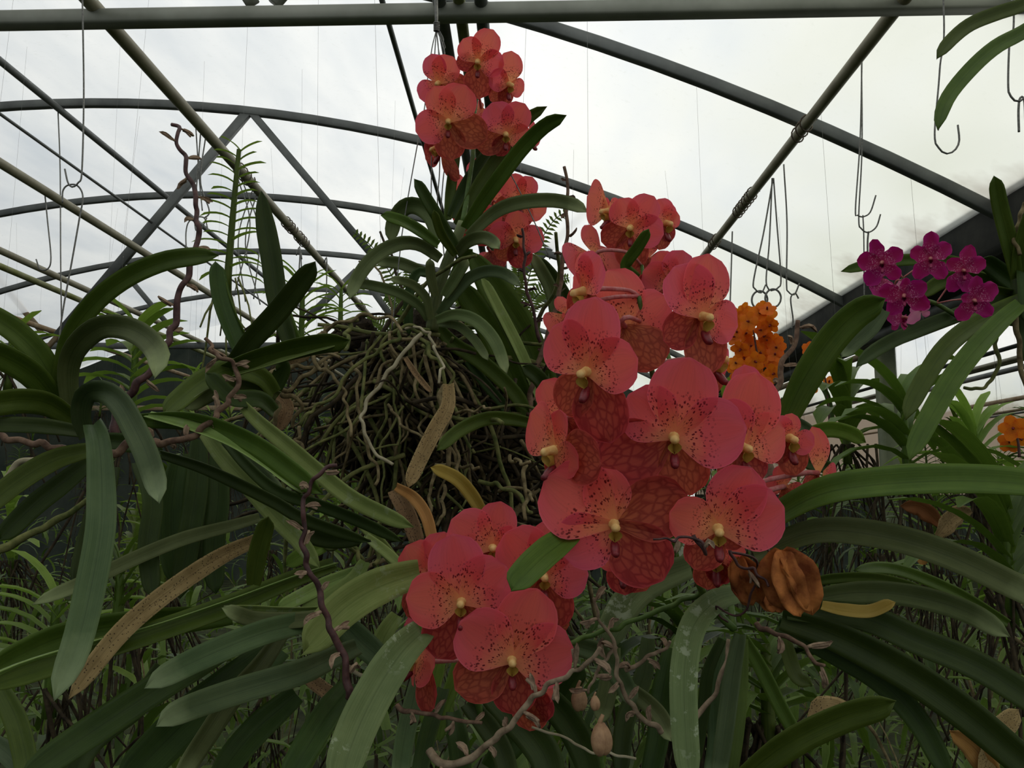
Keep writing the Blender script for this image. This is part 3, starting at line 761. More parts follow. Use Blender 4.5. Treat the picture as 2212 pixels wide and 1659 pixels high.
def withered(pl, cx, cy, w, h, D, label=None):
    mb = MB(); s = D/F
    top = P(cx-w*.25, cy-h/2, D); bot = P(cx+w*.12, cy+h/2, D)
    for k in range(5):
        a = k*1.26+.4; side = Vector((math.cos(a), math.sin(a)*.6, 0))
        mid = top.lerp(bot, .55)+side*(w*.22*s)
        e = bot+side*(w*.16*s)+Vector((0, 0, R.uniform(0, h*.12)*s))
        ribbon(mb, [top, top.lerp(mid, .5)+side*(w*.10*s), mid, e], w*.25*s, R.uniform(-25, 25), None, .7, .0005, 12, .45, .35, 0, .2)
    o = mb.build('withered_flower', 'wither', pl); 
    if label: o['label'] = label
withered(pl, 1722, 1262, 130, 145, .565, 'crumpled orange withered flower'); withered(pl, 1620, 1258, 90, 110, .60, 'dark crumpled withered flower')
withered(pl, 1672, 1300, 60, 50, .60)

# ------------------------------------------------------------------ plant 2: orchid hanging on wires, centre
pc = thing('orchid_plant', 'orchid hung on wires in the centre, coral blooms touching the beam, roots dangling', 'orchid', P(935, 700, .95))
mb = MB(); st = pix([933, 715, 938, 670, 948, 620, 965, 570, 985, 520, 1000, 480], .95, .95); tube(mb, st, .0075, .006, 24, 10); mb.build('stem', 'grey', pc)
spC = pix([1000, 480, 1008, 430, 1015, 380, 1022, 330, 1022, 270, 1030, 210, 1035, 160], .95, .98)
mb = MB(); tube(mb, spC, .0035, .002, 36, 8); mb.build('flower_spike', 'stalk_green', pc); spC = resample(spC, 30)
FC = [
 (1032, 133, .93, -4, 0, [('S', 1034, 214), ('S', 985, 135), ('D', 1066, 64), ('P', 1000, 84), ('P', 1089, 140)]),
 (947, 180, .96, -12, 0, [('S', 1012, 190), ('D', 932, 116), ('P', 978, 122), ('P', 907, 212), ('S', 950, 240)]),
 (968, 262, .91, 0, 0, [('S', 975, 347), ('S', 1052, 300), ('D', 938, 186), ('P', 1006, 184), ('P', 898, 284)]),
 (1098, 182, .95, 28, 0, [('S', 1062, 218), ('S', 1088, 228), ('D', 1106, 110), ('P', 1133, 196), ('P', 1056, 165)]),
 (1092, 290, .93, 6, 0, [('S', 1030, 320), ('S', 1075, 337), ('D', 1134, 224), ('P', 1062, 222), ('P', 1146, 300)]),
 (948, 318, .96, -75, 0, [('S', 985, 388), ('P', 925, 305), ('D', 960, 300), ('S', 915, 345)]),
 (1040, 235, 1.0, 170, 0, [('P', 1020, 220), ('P', 1060, 260), ('D', 1040, 280)]),
 (1150, 290, .98, 60, 0, [('P', 1162, 310), ('S', 1140, 322), ('D', 1150, 262)]),
]
for fc in FC: flower(pc, *fc, spike=spC, size=.95)
LC = [
 ([1004, 492, 1040, 435, 1078, 382, 1130, 315, 1180, 268, 1222, 250], 35, 'green', (.94, .86), 14, {}),
 ([985, 485, 1040, 385, 1110, 290, 1145, 250, 1180, 231], 28, 'green', (.96, .95), 20, {}),
 ([967, 475, 975, 400, 987, 315], 24, 'green', (.97, .98), 0, {}),
 ([975, 470, 1010, 400, 1050, 340, 1075, 318], 34, 'dark', (.97, .98), 0, {}),
 ([1012, 512, 1070, 460, 1120, 440, 1185, 434, 1235, 442, 1268, 458], 32, 'grey', (.94, .88), -14, {}),
 ([988, 548, 1012, 522, 1040, 514, 1060, 520, 1078, 537], 30, 'grey', (.92, .86), -10, {}),
 ([990, 545, 960, 500, 940, 465, 918, 428, 896, 388], 28, 'dark', (.92, .86), 24, {}),
 ([985, 550, 955, 505, 938, 455], 20, 'green', (.91, .88), -20, {}),
 ([945, 530, 905, 500, 870, 480, 824, 465], 26, 'green', (.94, .88), 25, {}),
 ([950, 515, 932, 465, 900, 442, 870, 447, 848, 480, 842, 520], 36, 'grey', (.97, 1.0), -25, {}),
 ([950, 560, 905, 530, 860, 528, 810, 555, 775, 598, 755, 645], 32, 'grey', (.95, .90), 10, {}),
 ([930, 592, 895, 580, 860, 568, 815, 565], 28, 'grey', (.97, 1.0), 0, {}),
 ([925, 690, 905, 660, 860, 632, 810, 618, 760, 610], 24, 'grey', (.95, .92), 0, {}),
 ([930, 690, 920, 645, 895, 618, 870, 608, 842, 602], 20, 'grey', (.93, .89), 10, {}),
 ([945, 600, 905, 590, 885, 640, 884, 722], 22, 'dark', (.97, .98), 20, {}),
 ([950, 680, 975, 645, 1010, 605, 1050, 587, 1090, 592, 1124, 618], 27, 'blue', (.93, .88), -12, {}),
 ([975, 610, 1000, 560, 1020, 540], 26, 'green', (.93, .92), 10, {}),
 ([960, 640, 985, 600, 1010, 560], 26, 'grey', (.92, .9), -10, {}),
 ([940, 640, 930, 600, 928, 560], 22, 'grey', (.92, .9), 10, {}),
 ([945, 692, 985, 680, 1030, 695, 1070, 740, 1094, 806], 28, 'grey', (.93, .87), -8, {}),
 ([950, 700, 990, 705, 1025, 735, 1054, 778], 20, 'grey', (.94, .9), -8, {}),
 ([945, 705, 985, 745, 1040, 780, 1105, 840, 1142, 890], 34, 'green', (.97, .95), 10, {}),
 ([1010, 780, 1050, 830, 1085, 870, 1100, 900], 22, 'dark', (.98, .97), 10, {}),
]
for p_, w, mm, D, ro, kw in LC: leaf(pc, p_, w, mm, D, ro, n=18, **kw)
leaf(pc, [970, 832, 968, 880, 940, 930, 905, 1000, 882, 1052], 34, 'dry', (.86, .80), 10, label='dead brown leaf mottled black')
leaf(pc, [877, 775, 900, 810, 932, 848], 13, 'dry', (.86, .84), 0, fold=1., label='tan dried leaf strip')
leaf(pc, [858, 1052, 895, 1075, 922, 1115, 938, 1180], 26, 'orange_dry', (.80, .76), 10, label='orange-brown dead leaf')
leaf(pc, [850, 1060, 880, 1110, 905, 1180], 36, 'dry', (.84, .82), 0)
leaf(pc, [600, 800, 640, 775, 670, 765], 26, 'dry', (.9, .88), 0); leaf(pc, [590, 850, 620, 880, 600, 930], 30, 'dry', (.92, .9), 0)
stalk(pc, [911, 720, 870, 765, 835, 810, 805, 850, 785, 885, 780, 910, 795, 950, 820, 985, 848, 1000], (.88, .84), 7, 5, 'root_pale', 'aerial_root', False, label='thick pale root')
for p_, r in (([930, 715, 880, 705, 860, 715, 850, 740, 780, 780, 735, 830, 700, 870, 665, 890, 650, 920], 6),
              ([690, 722, 740, 695, 800, 682, 850, 690, 870, 720], 6), ([875, 712, 905, 706, 925, 722, 940, 745, 945, 765, 955, 790, 948, 830], 5),
              ([760, 780, 775, 820, 772, 880, 785, 940, 810, 1000, 818, 1050], 6), ([700, 770, 712, 800, 735, 830, 752, 880, 758, 940], 6),
              ([620, 780, 645, 760, 690, 765, 730, 775], 6), ([650, 920, 640, 950, 665, 990], 6),
              ([835, 870, 850, 900, 880, 930, 920, 942], 5), ([960, 870, 970, 910, 985, 940, 990, 1000, 985, 1040], 6),
              ([1040, 1045, 1090, 1050, 1130, 1080, 1150, 1110], 7), ([1095, 990, 1140, 1000], 6), ([1132, 1000, 1135, 1060, 1133, 1120], 7),
              ([1075, 1058, 1130, 1060, 1155, 1090], 6), ([930, 1010, 935, 1060, 928, 1110, 935, 1150], 6), ([955, 1050, 958, 1090, 945, 1140], 6),
              ([700, 700, 690, 740, 680, 780, 700, 800], 8), ([770, 690, 750, 720, 740, 760], 8), ([985, 890, 1030, 885, 1060, 875], 5), ([980, 900, 1050, 905, 1090, 912], 8),
              ([940, 1000, 1000, 1005, 1040, 1012], 6), ([960, 830, 950, 870, 970, 900, 960, 960, 975, 1010], 9)):
    stalk(pc, p_, (.90, .84), r, r*.8, R.choice(['root', 'root', 'root_green', 'root_pale' if r < 6 else 'root']), 'aerial_root', False, wig=.0025)
mb = MB()
for i in range(330):
    cx, cy = R.gauss(890, 130), R.gauss(840, 95)
    cx = min(max(cx, 600), 1170); cy = min(max(cy, 725), 1080)
    p = P(cx, cy, R.uniform(.95, 1.18))
    d = Vector((R.gauss(0, 1), R.gauss(0, .4), R.gauss(-.35, .6)))
    pts = root_path(p, d, R.uniform(.06, .22), .02, .5, .25)
    r = R.uniform(.0013, .0036)
    tube(mb, pts, r, r*.7, len(pts)*2, 5, mi=R.choice([0, 0, 0, 1, 2]))
o = mb.build('root_tangle', ['root_dark', 'root', 'root_green'], pc); o['kind'] = 'stuff'
mb = MB()
for i in range(46):
    p = P(R.gauss(905, 60), R.uniform(715, 760), R.uniform(.93, 1.0)); pts = [p]
    tx = R.uniform(620, 1165)
    q = P(tx, R.uniform(900, 1160), R.uniform(.9, 1.15))
    a = p.lerp(q, .4)+Vector((R.gauss(0, .02), R.gauss(0, .02), R.uniform(-.0, .05)))
    pts = resample([p, a, p.lerp(q, .75)+Vector((R.gauss(0, .02), 0, R.gauss(-.01, .02))), q], 12)
    pts = [x+Vector((R.gauss(0, .003), R.gauss(0, .003), R.gauss(0, .003))) for x in pts]
    tube(mb, pts, R.uniform(.0018, .003), .0012, 30, 6, mi=R.choice([0, 1, 1, 2]))
o = mb.build('root_beard', ['root_dark', 'root', 'root_green'], pc); o['kind'] = 'stuff'
mb = MB()  # dark lumps added behind the roots so the gaps read as shade
for i in range(26):
    c = P(R.gauss(900, 95), R.gauss(870, 70), R.uniform(1.06, 1.16)); r = R.uniform(.022, .045); vs = []; fs = []; ph = R.random()*9
    for a in range(9):
        for b in range(12):
            th = math.pi*a/8; fi = math.pi*b/6; q = r*(1+.25*math.sin(3*fi+ph+th*2)+.2*math.sin(5*th+ph))
            vs.append(c+Vector((math.sin(th)*math.cos(fi), math.sin(th)*math.sin(fi)*.8, math.cos(th)))*q)
    for a in range(8):
        for b in range(12): fs.append((a*12+b, a*12+(b+1) % 12, a*12+12+(b+1) % 12, a*12+12+b))
    mb.add(vs, fs)
o = mb.build('shade_clump', 'shade_core', pc); o['label'] = 'blackish lumps added for the deep shade between the roots'
# its hanging wires
def wires_centre():
    w = thing('wire_hanger', 'galvanised wire hanger with a coiled knot above the centre plant', 'wire hanger', P(943, 62, 1.0))
    mb = MB(); tube(mb, pix([942, -30, 943, 60], 1.0), .0021, None, 4, 6); tube(mb, pix([936, -30, 944, 55], 1.003), .0012, None, 4, 6); mb.build('wire_strand', 'wire', w)
    mb = MB(); pts = [P(943+5.5*math.cos(k*.8), 48+k*.42, 1.0)+Vector((0, .003*math.sin(k*.8), 0)) for k in range(48)]
    tube(mb, pts, .0010, None, 0, 5); mb.build('wire_knot', 'wire', w)
    for pa in ([943, 65, 934, 100, 925, 160, 917, 234, 904, 300, 874, 470, 863, 555, 847, 715],
               [943, 65, 939, 120, 934, 250, 932, 351, 930, 555, 924, 700], [943, 65, 950, 120, 975, 200, 1040, 300, 1088, 350, 1150, 470, 1188, 560],
               [944, 65, 960, 110, 963, 180, 970, 300, 958, 380, 953, 470, 960, 560], [943, 65, 948, 130, 950, 350, 945, 440, 958, 500]):
        mb = MB(); tube(mb, pix(pa, 1.0, .97), .00075, None, 40, 5); mb.build('wire_strand', 'wire', w)
    mb = MB(); tube(mb, pix([948, 68, 958, 90, 962, 105, 955, 100, 958, 85, 950, 68], 1.0), .0007, None, 20, 5); mb.build('wire_strand', 'wire', w)
wires_centre()

# ------------------------------------------------------------------ plant 3: coral orchid behind the centre plant
pm = thing('orchid_plant', 'coral orchid with broad pleated leaves, behind the centre plant', 'orchid', P(1165, 905, 1.08))
spM = pix([1160, 900, 1130, 800, 1100, 640, 1080, 560, 1065, 480, 1060, 400, 1062, 350], 1.06, 1.10)
mb = MB(); tube(mb, spM, .0032, .002, 36, 8); mb.build('flower_spike', 'stalk_green', pm); spM = resample(spM, 30)
for fc in [
 (1045, 386, 1.05, -10, 0, [('S', 1000, 405), ('S', 1050, 440), ('D', 1075, 337), ('P', 1018, 345), ('P', 1092, 400)]),
 (1124, 433, 1.04, 8, 0, [('S', 1070, 455), ('S', 1132, 492), ('D', 1150, 382), ('P', 1095, 378), ('P', 1180, 460)]),
 (1030, 475, 1.03, -20, -6, [('S', 990, 520), ('S', 1050, 532), ('D', 1032, 420), ('P', 980, 440), ('P', 1086, 470)]),
 (1114, 516, 1.02, 4, -10, [('S', 1075, 560), ('S', 1130, 580), ('D', 1118, 455), ('P', 1055, 500), ('P', 1176, 515)]),
 (1075, 450, 1.09, 170, 0, [('D', 1070, 400), ('P', 1030, 450), ('P', 1125, 470), ('S', 1060, 510), ('S', 1095, 510)]),
 (992, 430, 1.1, -60, 0, [('D', 990, 378), ('P', 975, 440), ('P', 1012, 420), ('S', 985, 478), ('S', 1005, 480)]),
 (1060, 545, 1.08, 160, 0, [('P', 1030, 565), ('P', 1090, 560), ('S', 1050, 590), ('S', 1080, 590)]),
]: flower(pm, *fc, spike=spM)
for p_, w, mm, D, ro, kw in [
 ([1185, 930, 1165, 820, 1125, 720, 1075, 640, 1015, 545], 74, 'green', (1.05, 1.0), 10, dict(tipk=.3)),
 ([1150, 900, 1110, 815, 1060, 710, 995, 615], 56, 'green', (1.0, .98), -14, {}),
 ([1170, 880, 1120, 760, 1070, 660, 1040, 600], 24, 'pale', (.99, .97), 40, {}),
 ([1185, 920, 1170, 800, 1140, 700, 1110, 640], 34, 'grey', (1.04, 1.04), -20, {}),
 ([1185, 770, 1200, 700, 1190, 630, 1148, 548], 30, 'grey', (1.1, 1.06), 10, {}),
 ([1215, 700, 1225, 660, 1200, 610, 1160, 560], 34, 'dark', (1.12, 1.1), 0, {}),
 ([1185, 860, 1165, 820, 1130, 792], 34, 'dark', (.94, .90), 10, {}),
 ([1165, 918, 1110, 905, 1050, 903, 990, 930, 944, 972], 30, 'green', (.90, .82), -12, {}),
 ([1048, 1125, 1020, 1075, 985, 1035, 932, 1010], 30, 'yellow', (.84, .80), 16, {'label': 'yellow-green fading leaf'}),
 ([1120, 920, 1060, 870, 1000, 840, 960, 830], 30, 'dark', (1.05, 1.0), 0, {}),
 ([1080, 880, 1060, 800, 1010, 750], 30, 'dark', (1.02, 1.0), 10, {}),
]: leaf(pm, p_, w, mm, D, ro, **kw)
stalk(pm, [1140, 900, 1150, 830, 1168, 760, 1190, 700, 1206, 640, 1216, 560, 1225, 500, 1222, 440, 1228, 400, 1221, 361], (.98, .96), 9, 5, 'stalk_brown', bracts=True, bm='stalk_brown', label='bare brown dead flower stalk')
stalk(pm, [1165, 740, 1160, 700, 1143, 650, 1130, 590, 1134, 550, 1128, 495], (.97, .95), 6, 4, 'stalk_dark', bm='stalk_dark', label='dark red dead flower stalk')
mb = MB()
for i in range(230):
    p = P(R.uniform(960, 1200), R.uniform(930, 1200), R.uniform(.98, 1.15))
    pts = root_path(p, Vector((R.gauss(0, 1), R.gauss(0, .4), R.gauss(-.2, .7))), R.uniform(.05, .2), .02, .35, .1)
    r = R.uniform(.0015, .0042); tube(mb, pts, r, r*.8, len(pts)*2, 5, mi=R.choice([0, 0, 1, 2]))
o = mb.build('root_tangle', ['root_dark', 'root', 'root_dark'], pm); o['kind'] = 'stuff'

# ------------------------------------------------------------------ plant 4: lower coral cluster
pb = thing('orchid_plant', 'orchid with a low cluster of coral blooms and pale wide leaves at the bottom', 'orchid', P(1040, 1560, .76))
spL = pix([1040, 1560, 1030, 1480, 1040, 1400, 1060, 1320, 1085, 1250, 1100, 1190], .75, .72)
mb = MB(); tube(mb, spL, .003, .002, 30, 8); mb.build('flower_spike', 'stalk_green', pb); spL = resample(spL, 30)
for fc in [
 (997, 1299, .655, -4, -10, [('S', 942, 1426), ('S', 1130, 1350), ('D', 978, 1153), ('P', 876, 1292), ('P', 1094, 1222)]),
 (1105, 1425, .645, 4, -12, [('S', 983, 1492), ('S', 1117, 1548), ('D', 1163, 1273), ('P', 994, 1342), ('P', 1241, 1404)]),
 (1064, 1184, .70, 4, 0, [('S', 975, 1195), ('S', 1045, 1260), ('D', 1082, 1083), ('P', 975, 1122), ('P', 1130, 1160)]),
 (1174, 1244, .69, 6, -8, [('S', 1130, 1330), ('S', 1204, 1362), ('D', 1205, 1124), ('P', 1092, 1150), ('P', 1271, 1240)]),
 (945, 1262, .71, 165, 0, [('P', 878, 1178), ('D', 960, 1148), ('S', 880, 1330), ('S', 940, 1350)]),
 (905, 1425, .70, -78, 0, [('D', 865, 1345), ('S', 926, 1532), ('P', 890, 1480), ('P', 935, 1440)]),
 (1140, 1480, .70, 160, 0, [('S', 1146, 1580), ('S', 1180, 1560), ('P', 1200, 1500)]),
 (1150, 1330, .71, 170, 0, [('P', 1210, 1290), ('P', 1180, 1380), ('S', 1230, 1350), ('S', 1160, 1400)]),
]: flower(pb, *fc, spike=spL)
for p_, w, mm, D, ro, kw in [
 ([905, 1238, 820, 1268, 740, 1318, 662, 1402], 78, 'pale', (.70, .64), 6, dict(notch=.9)),
 ([910, 1368, 860, 1420, 800, 1520, 760, 1610, 735, 1700], 82, 'stain', (.66, .54), 10, {}),
 ([738, 1345, 785, 1390, 832, 1432], 54, 'blue', (.76, .74), 0, {}),
 ([960, 1390, 942, 1450, 930, 1510, 925, 1570], 40, 'lime', (.78, .76), 20, {}),
 ([1000, 1400, 985, 1470, 960, 1540, 950, 1600], 30, 'lime', (.80, .78), 30, {}),
 ([910, 1440, 890, 1520, 872, 1600, 860, 1700], 40, 'blue', (.74, .66), -10, {}),
 ([960, 1490, 935, 1560, 915, 1640, 905, 1700], 36, 'dark', (.76, .70), 20, {}),
 ([1010, 1520, 1060, 1580, 1090, 1640, 1100, 1700], 46, 'dark', (.76, .70), 0, {}),
 ([1060, 1500, 1140, 1580, 1180, 1640, 1190, 1700], 70, 'dark', (.80, .74), 0, {}),
 ([1160, 1480, 1230, 1560, 1270, 1640, 1280, 1700], 60, 'dark', (.82, .78), 10, {}),
 ([980, 1540, 990, 1600, 1000, 1700], 44, 'dark', (.78, .74), 0, {}),
 ([1220, 1390, 1290, 1410, 1330, 1450, 1370, 1520], 44, 'blue', (.78, .76), 0, {}),
 ([1350, 1480, 1420, 1540, 1450, 1600], 36, 'grey', (.78, .74), 0, {}),
 ([1400, 1380, 1390, 1460, 1350, 1560, 1340, 1680], 40, 'dark', (.84, .80), 0, {}),
 ([1330, 1400, 1320, 1480, 1300, 1560], 40, 'grey', (.86, .84), 30, {}),
 ([1450, 1400, 1430, 1500, 1420, 1600, 1400, 1690], 46, 'dark', (.86, .84), 0, {}),
 ([1200, 1560, 1220, 1500, 1260, 1440], 40, 'dark', (.88, .86), 0, {}),
 ([1060, 1660, 1140, 1560, 1190, 1500], 60, 'dark', (.92, .9), 0, {}),
 ([860, 1330, 830, 1380, 820, 1450, 840, 1500], 40, 'pale', (.84, .82), 20, {}),
]: leaf(pb, p_, w, mm, D, ro, **kw)
stalk(pb, [925, 1622, 940, 1640, 975, 1650, 1015, 1640, 1060, 1602, 1110, 1555, 1150, 1512, 1190, 1478, 1230, 1455, 1265, 1438, 1300, 1400], (.66, .60), 13, 6, 'stalk_tan', bsz=1.3, label='pale brown dead flower stalk')
stalk(pb, [1430, 1583, 1390, 1550, 1360, 1515, 1338, 1480, 1330, 1430, 1325, 1388, 1298, 1345, 1290, 1320, 1285, 1290], (.66, .64), 9, 4, 'stalk_tan', bsz=1.3, gap=.014)
stalk(pb, [1352, 1452, 1400, 1420, 1425, 1405, 1448, 1388], (.66, .66), 7, 5, 'stalk_tan', bsz=1.2)
stalk(pb, [1330, 1400, 1300, 1430, 1280, 1470, 1270, 1500], (.66, .66), 6, 4, 'stalk_tan', bsz=1.3, gap=.014)
stalk(pb, [853, 1528, 890, 1540, 940, 1545, 990, 1558, 1040, 1562], (.68, .66), 8, 5, 'stalk_brown', bsz=1.2)
stalk(pb, [1150, 1568, 1200, 1590, 1250, 1612, 1290, 1625, 1370, 1640], (.68, .66), 4, 4, 'root_pale', 'aerial_root', False)
stalk(pb, [740, 1440, 790, 1460, 805, 1440, 815, 1480], (.72, .72), 7, 6, 'root_pale', 'aerial_root', False)
stalk(pb, [1310, 1690, 1300, 1640, 1296, 1600, 1290, 1560], (.62, .62), 7, 6, 'stalk_green', 'bud_stem', False)
def bud(pl, x, y, r, D):
    mb = MB(); c = P(x, y, D); s = r*D/F
    for k in range(3):
        a = k*2.1; o = Vector((math.cos(a), math.sin(a), 0))*s*.35
        tube(mb, [c+o*.6+Vector((0, 0, -s)), c+o+Vector((0, 0, -s*.3)), c+o*.8+Vector((0, 0, s*.5)), c+Vector((o.x*.3, 0, s*1.6))], s*.5, None, 12, 9, rad=lambda k: s*(.25+.45*math.sin(math.pi*min(k*1.05, 1))**.7))
    tube(mb, [c+Vector((s*.1, 0, s*.6)), c+Vector((-s*.1, 0, s*1.5)), c+Vector((s*.2, 0, s*2.3))], s*.3, s*.16, 8, 8)
    mb.build('flower_bud', 'bud', pl)
bud(pb, 1298, 1604, 24, .60); bud(pb, 1285, 1522, 11, .60); bud(pb, 1250, 1515, 18, .68)

# ------------------------------------------------------------------ plant 5: left orchid with curling leaves
p5 = thing('orchid_plant', 'orchid at the left edge with broad curling leaves', 'orchid', P(165, 915, .72))
for p_, w, mm, D, ro, kw in [
 ([128, 840, 150, 735, 205, 655, 275, 600, 350, 567, 410, 556, 470, 552], 44, 'green', (.70, .62), -8, {}),
 ([150, 880, 145, 800, 165, 745, 215, 705, 270, 705, 318, 730, 345, 770, 335, 812], 52, 'grey', (.70, .58), 12, dict(notch=.9)),
 ([125, 850, 90, 780, 40, 725, -10, 690, -60, 665], 52, 'green', (.70, .64), 16, {}),
 ([125, 870, 75, 810, 10, 770, -60, 745], 56, 'green', (.70, .62), -16, {}),
 ([160, 905, 105, 870, 50, 862, -5, 868, -60, 880], 54, 'green', (.69, .60), -20, {}),
 ([175, 935, 110, 925, 40, 920, -50, 920], 34, 'dark', (.68, .62), 20, {}),
 ([185, 940, 172, 895, 185, 850, 225, 843, 262, 870, 295, 930, 320, 985, 340, 1050, 343, 1083], 50, 'blue', (.66, .55), 12, dict(notch=.9)),
 ([203, 920, 215, 960, 221, 1060, 219, 1150, 195, 1280, 165, 1400, 118, 1510], 60, 'blue', (.64, .50), 8, {}),
 ([190, 975, 120, 995, 50, 1035, -10, 1080, -60, 1120], 48, 'green', (.70, .64), 16, {}),
 ([190, 1000, 140, 1040, 70, 1095, 0, 1165], 46, 'dark', (.72, .68), 0, {}),
 ([310, 905, 400, 905, 480, 925, 555, 960, 625, 1010, 695, 1065], 44, 'green', (.70, .62), 26, {}),
 ([320, 900, 410, 925, 500, 960, 580, 1010, 650, 1065], 22, 'pale', (.69, .63), -50, {}),
 ([350, 980, 430, 1005, 500, 1035, 600, 1085, 660, 1120, 800, 1170], 26, 'dark', (.72, .66), 30, {}),
 ([200, 950, 300, 960, 350, 975], 40, 'dark', (.74, .73), 0, {}),
 ([240, 1010, 220, 1080, 190, 1180, 170, 1270], 50, 'dark', (.78, .74), 0, {}),
 ([300, 1000, 330, 1080, 320, 1180, 330, 1290], 42, 'dark', (.80, .76), 0, {}),
]: leaf(p5, p_, w, mm, D, ro, **kw)
stalk(p5, [251, 950, 254, 890, 285, 845, 325, 790, 355, 750, 366, 722, 380, 665, 396, 612, 418, 550, 427, 500, 426, 460, 425, 420, 408, 385, 405, 348, 387, 314, 385, 285, 371, 264], (.74, .80), 13, 6, 'stalk_dark', gap=.026, wig=.0018, bsz=1.25, label='tall dark dead flower stalk')
stalk(p5, [244, 983, 284, 958, 351, 956, 411, 942, 452, 920, 478, 883, 505, 850, 512, 806, 490, 780, 468, 765, 455, 745, 448, 728], (.66, .68), 13, 6, 'stalk_brown', gap=.018, wig=.002, bsz=1.3, label='twisted brown dead flower stalk')
stalk(p5, [187, 975, 130, 968, 85, 958, 30, 950, -20, 940], (.70, .70), 12, 10, 'stalk_brown', 'stem', False)
stalk(p5, [-10, 1190, 70, 1150, 135, 1115, 190, 1075], (.80, .82), 14, 9, 'root_green', 'aerial_root', False)
stalk(p5, [-10, 1060, 40, 1000, 100, 990, 250, 960], (.86, .86), 10, 8, 'root_pale', 'aerial_root', False)

# ------------------------------------------------------------------ plant 6: centre left, upright leaves
p6 = thing('orchid_plant', 'orchid with stiff upright dark leaves left of the root mass', 'orchid', P(560, 830, .84))
for p_, w, mm, D, ro, kw in [
 ([530, 790, 500, 720, 478, 660, 468, 610, 466, 568], 40, 'dark', (.82, .82), 30, {}),
 ([545, 760, 510, 700, 485, 640, 478, 600], 34, 'green', (.83, .83), -40, {}),
 ([625, 742, 600, 660, 585, 560, 570, 470, 565, 415], 46, 'dark', (.86, .84), 8, dict(tipk=.3)),
 ([640, 740, 620, 700, 600, 640], 36, 'green', (.88, .88), 0, {}),
 ([502, 785, 545, 730, 600, 670, 640, 620, 680, 568], 48, 'dark', (.80, .76), 12, {}),
 ([490, 795, 540, 775, 620, 752, 690, 738, 753, 735], 44, 'green', (.78, .70), 30, {}),
 ([500, 812, 570, 790, 660, 762, 735, 742], 18, 'pale', (.78, .71), -50, {}),
 ([590, 850, 560, 815, 500, 800, 440, 825, 395, 860, 355, 895], 46, 'green', (.82, .72), 20, {}),
 ([600, 850, 520, 830, 470, 840, 400, 880], 30, 'grey', (.83, .74), -40, {}),
 ([590, 890, 560, 865, 500, 860, 446, 808], 38, 'dark', (.78, .74), 20, {}),
 ([580, 860, 610, 800, 600, 780], 36, 'dark', (.86, .84), 0, {}),
 ([530, 880, 565, 915, 620, 960, 690, 1020, 760, 1075, 830, 1110, 892, 1138], 36, 'pale', (.76, .66), 14, {}),
 ([480, 940, 530, 1000, 600, 1060, 690, 1090, 790, 1130, 870, 1170], 26, 'dark', (.76, .70), 20, {}),
 ([440, 930, 480, 985, 530, 1040, 600, 1120, 650, 1170, 690, 1225], 36, 'pale', (.80, .72), 14, {}),
 ([460, 930, 520, 960, 560, 1020, 610, 1060], 30, 'blue', (.79, .76), 0, {}),
 ([430, 950, 424, 1060, 405, 1180, 388, 1290], 48, 'dark', (.84, .80), 0, {}),
 ([470, 980, 472, 1080, 462, 1180, 465, 1280], 46, 'dark', (.86, .82), 0, {}),
 ([385, 1000, 372, 1080, 372, 1180, 385, 1260], 54, 'dark', (.86, .84), 0, {}),
 ([410, 980, 440, 1090, 450, 1180, 430, 1250], 40, 'dark', (.88, .86), 0, {}),
 ([520, 1010, 560, 1080, 620, 1130, 700, 1165, 790, 1165], 34, 'dark', (.80, .74), 10, {}),
]: leaf(p6, p_, w, mm, D, ro, **kw)
stalk(p6, [755, 1512, 750, 1460, 728, 1385, 692, 1300, 676, 1245, 658, 1190, 650, 1120, 655, 1070, 680, 1040, 700, 1012, 728, 1000], (.62, .62), 12, 6, 'stalk_dark', gap=.016, wig=.0016, bsz=1.2, label='dark red-brown dead flower stalk')
for p_, r in (([560, 830, 600, 800, 640, 790, 680, 800], 9), ([570, 850, 640, 830, 690, 790, 720, 760], 8), ([590, 860, 600, 900, 570, 960, 600, 1010], 8), ([600, 850, 650, 870, 640, 920], 8)):
    stalk(p6, p_, (.86, .88), r, r*.7, 'root', 'aerial_root', False, wig=.003)

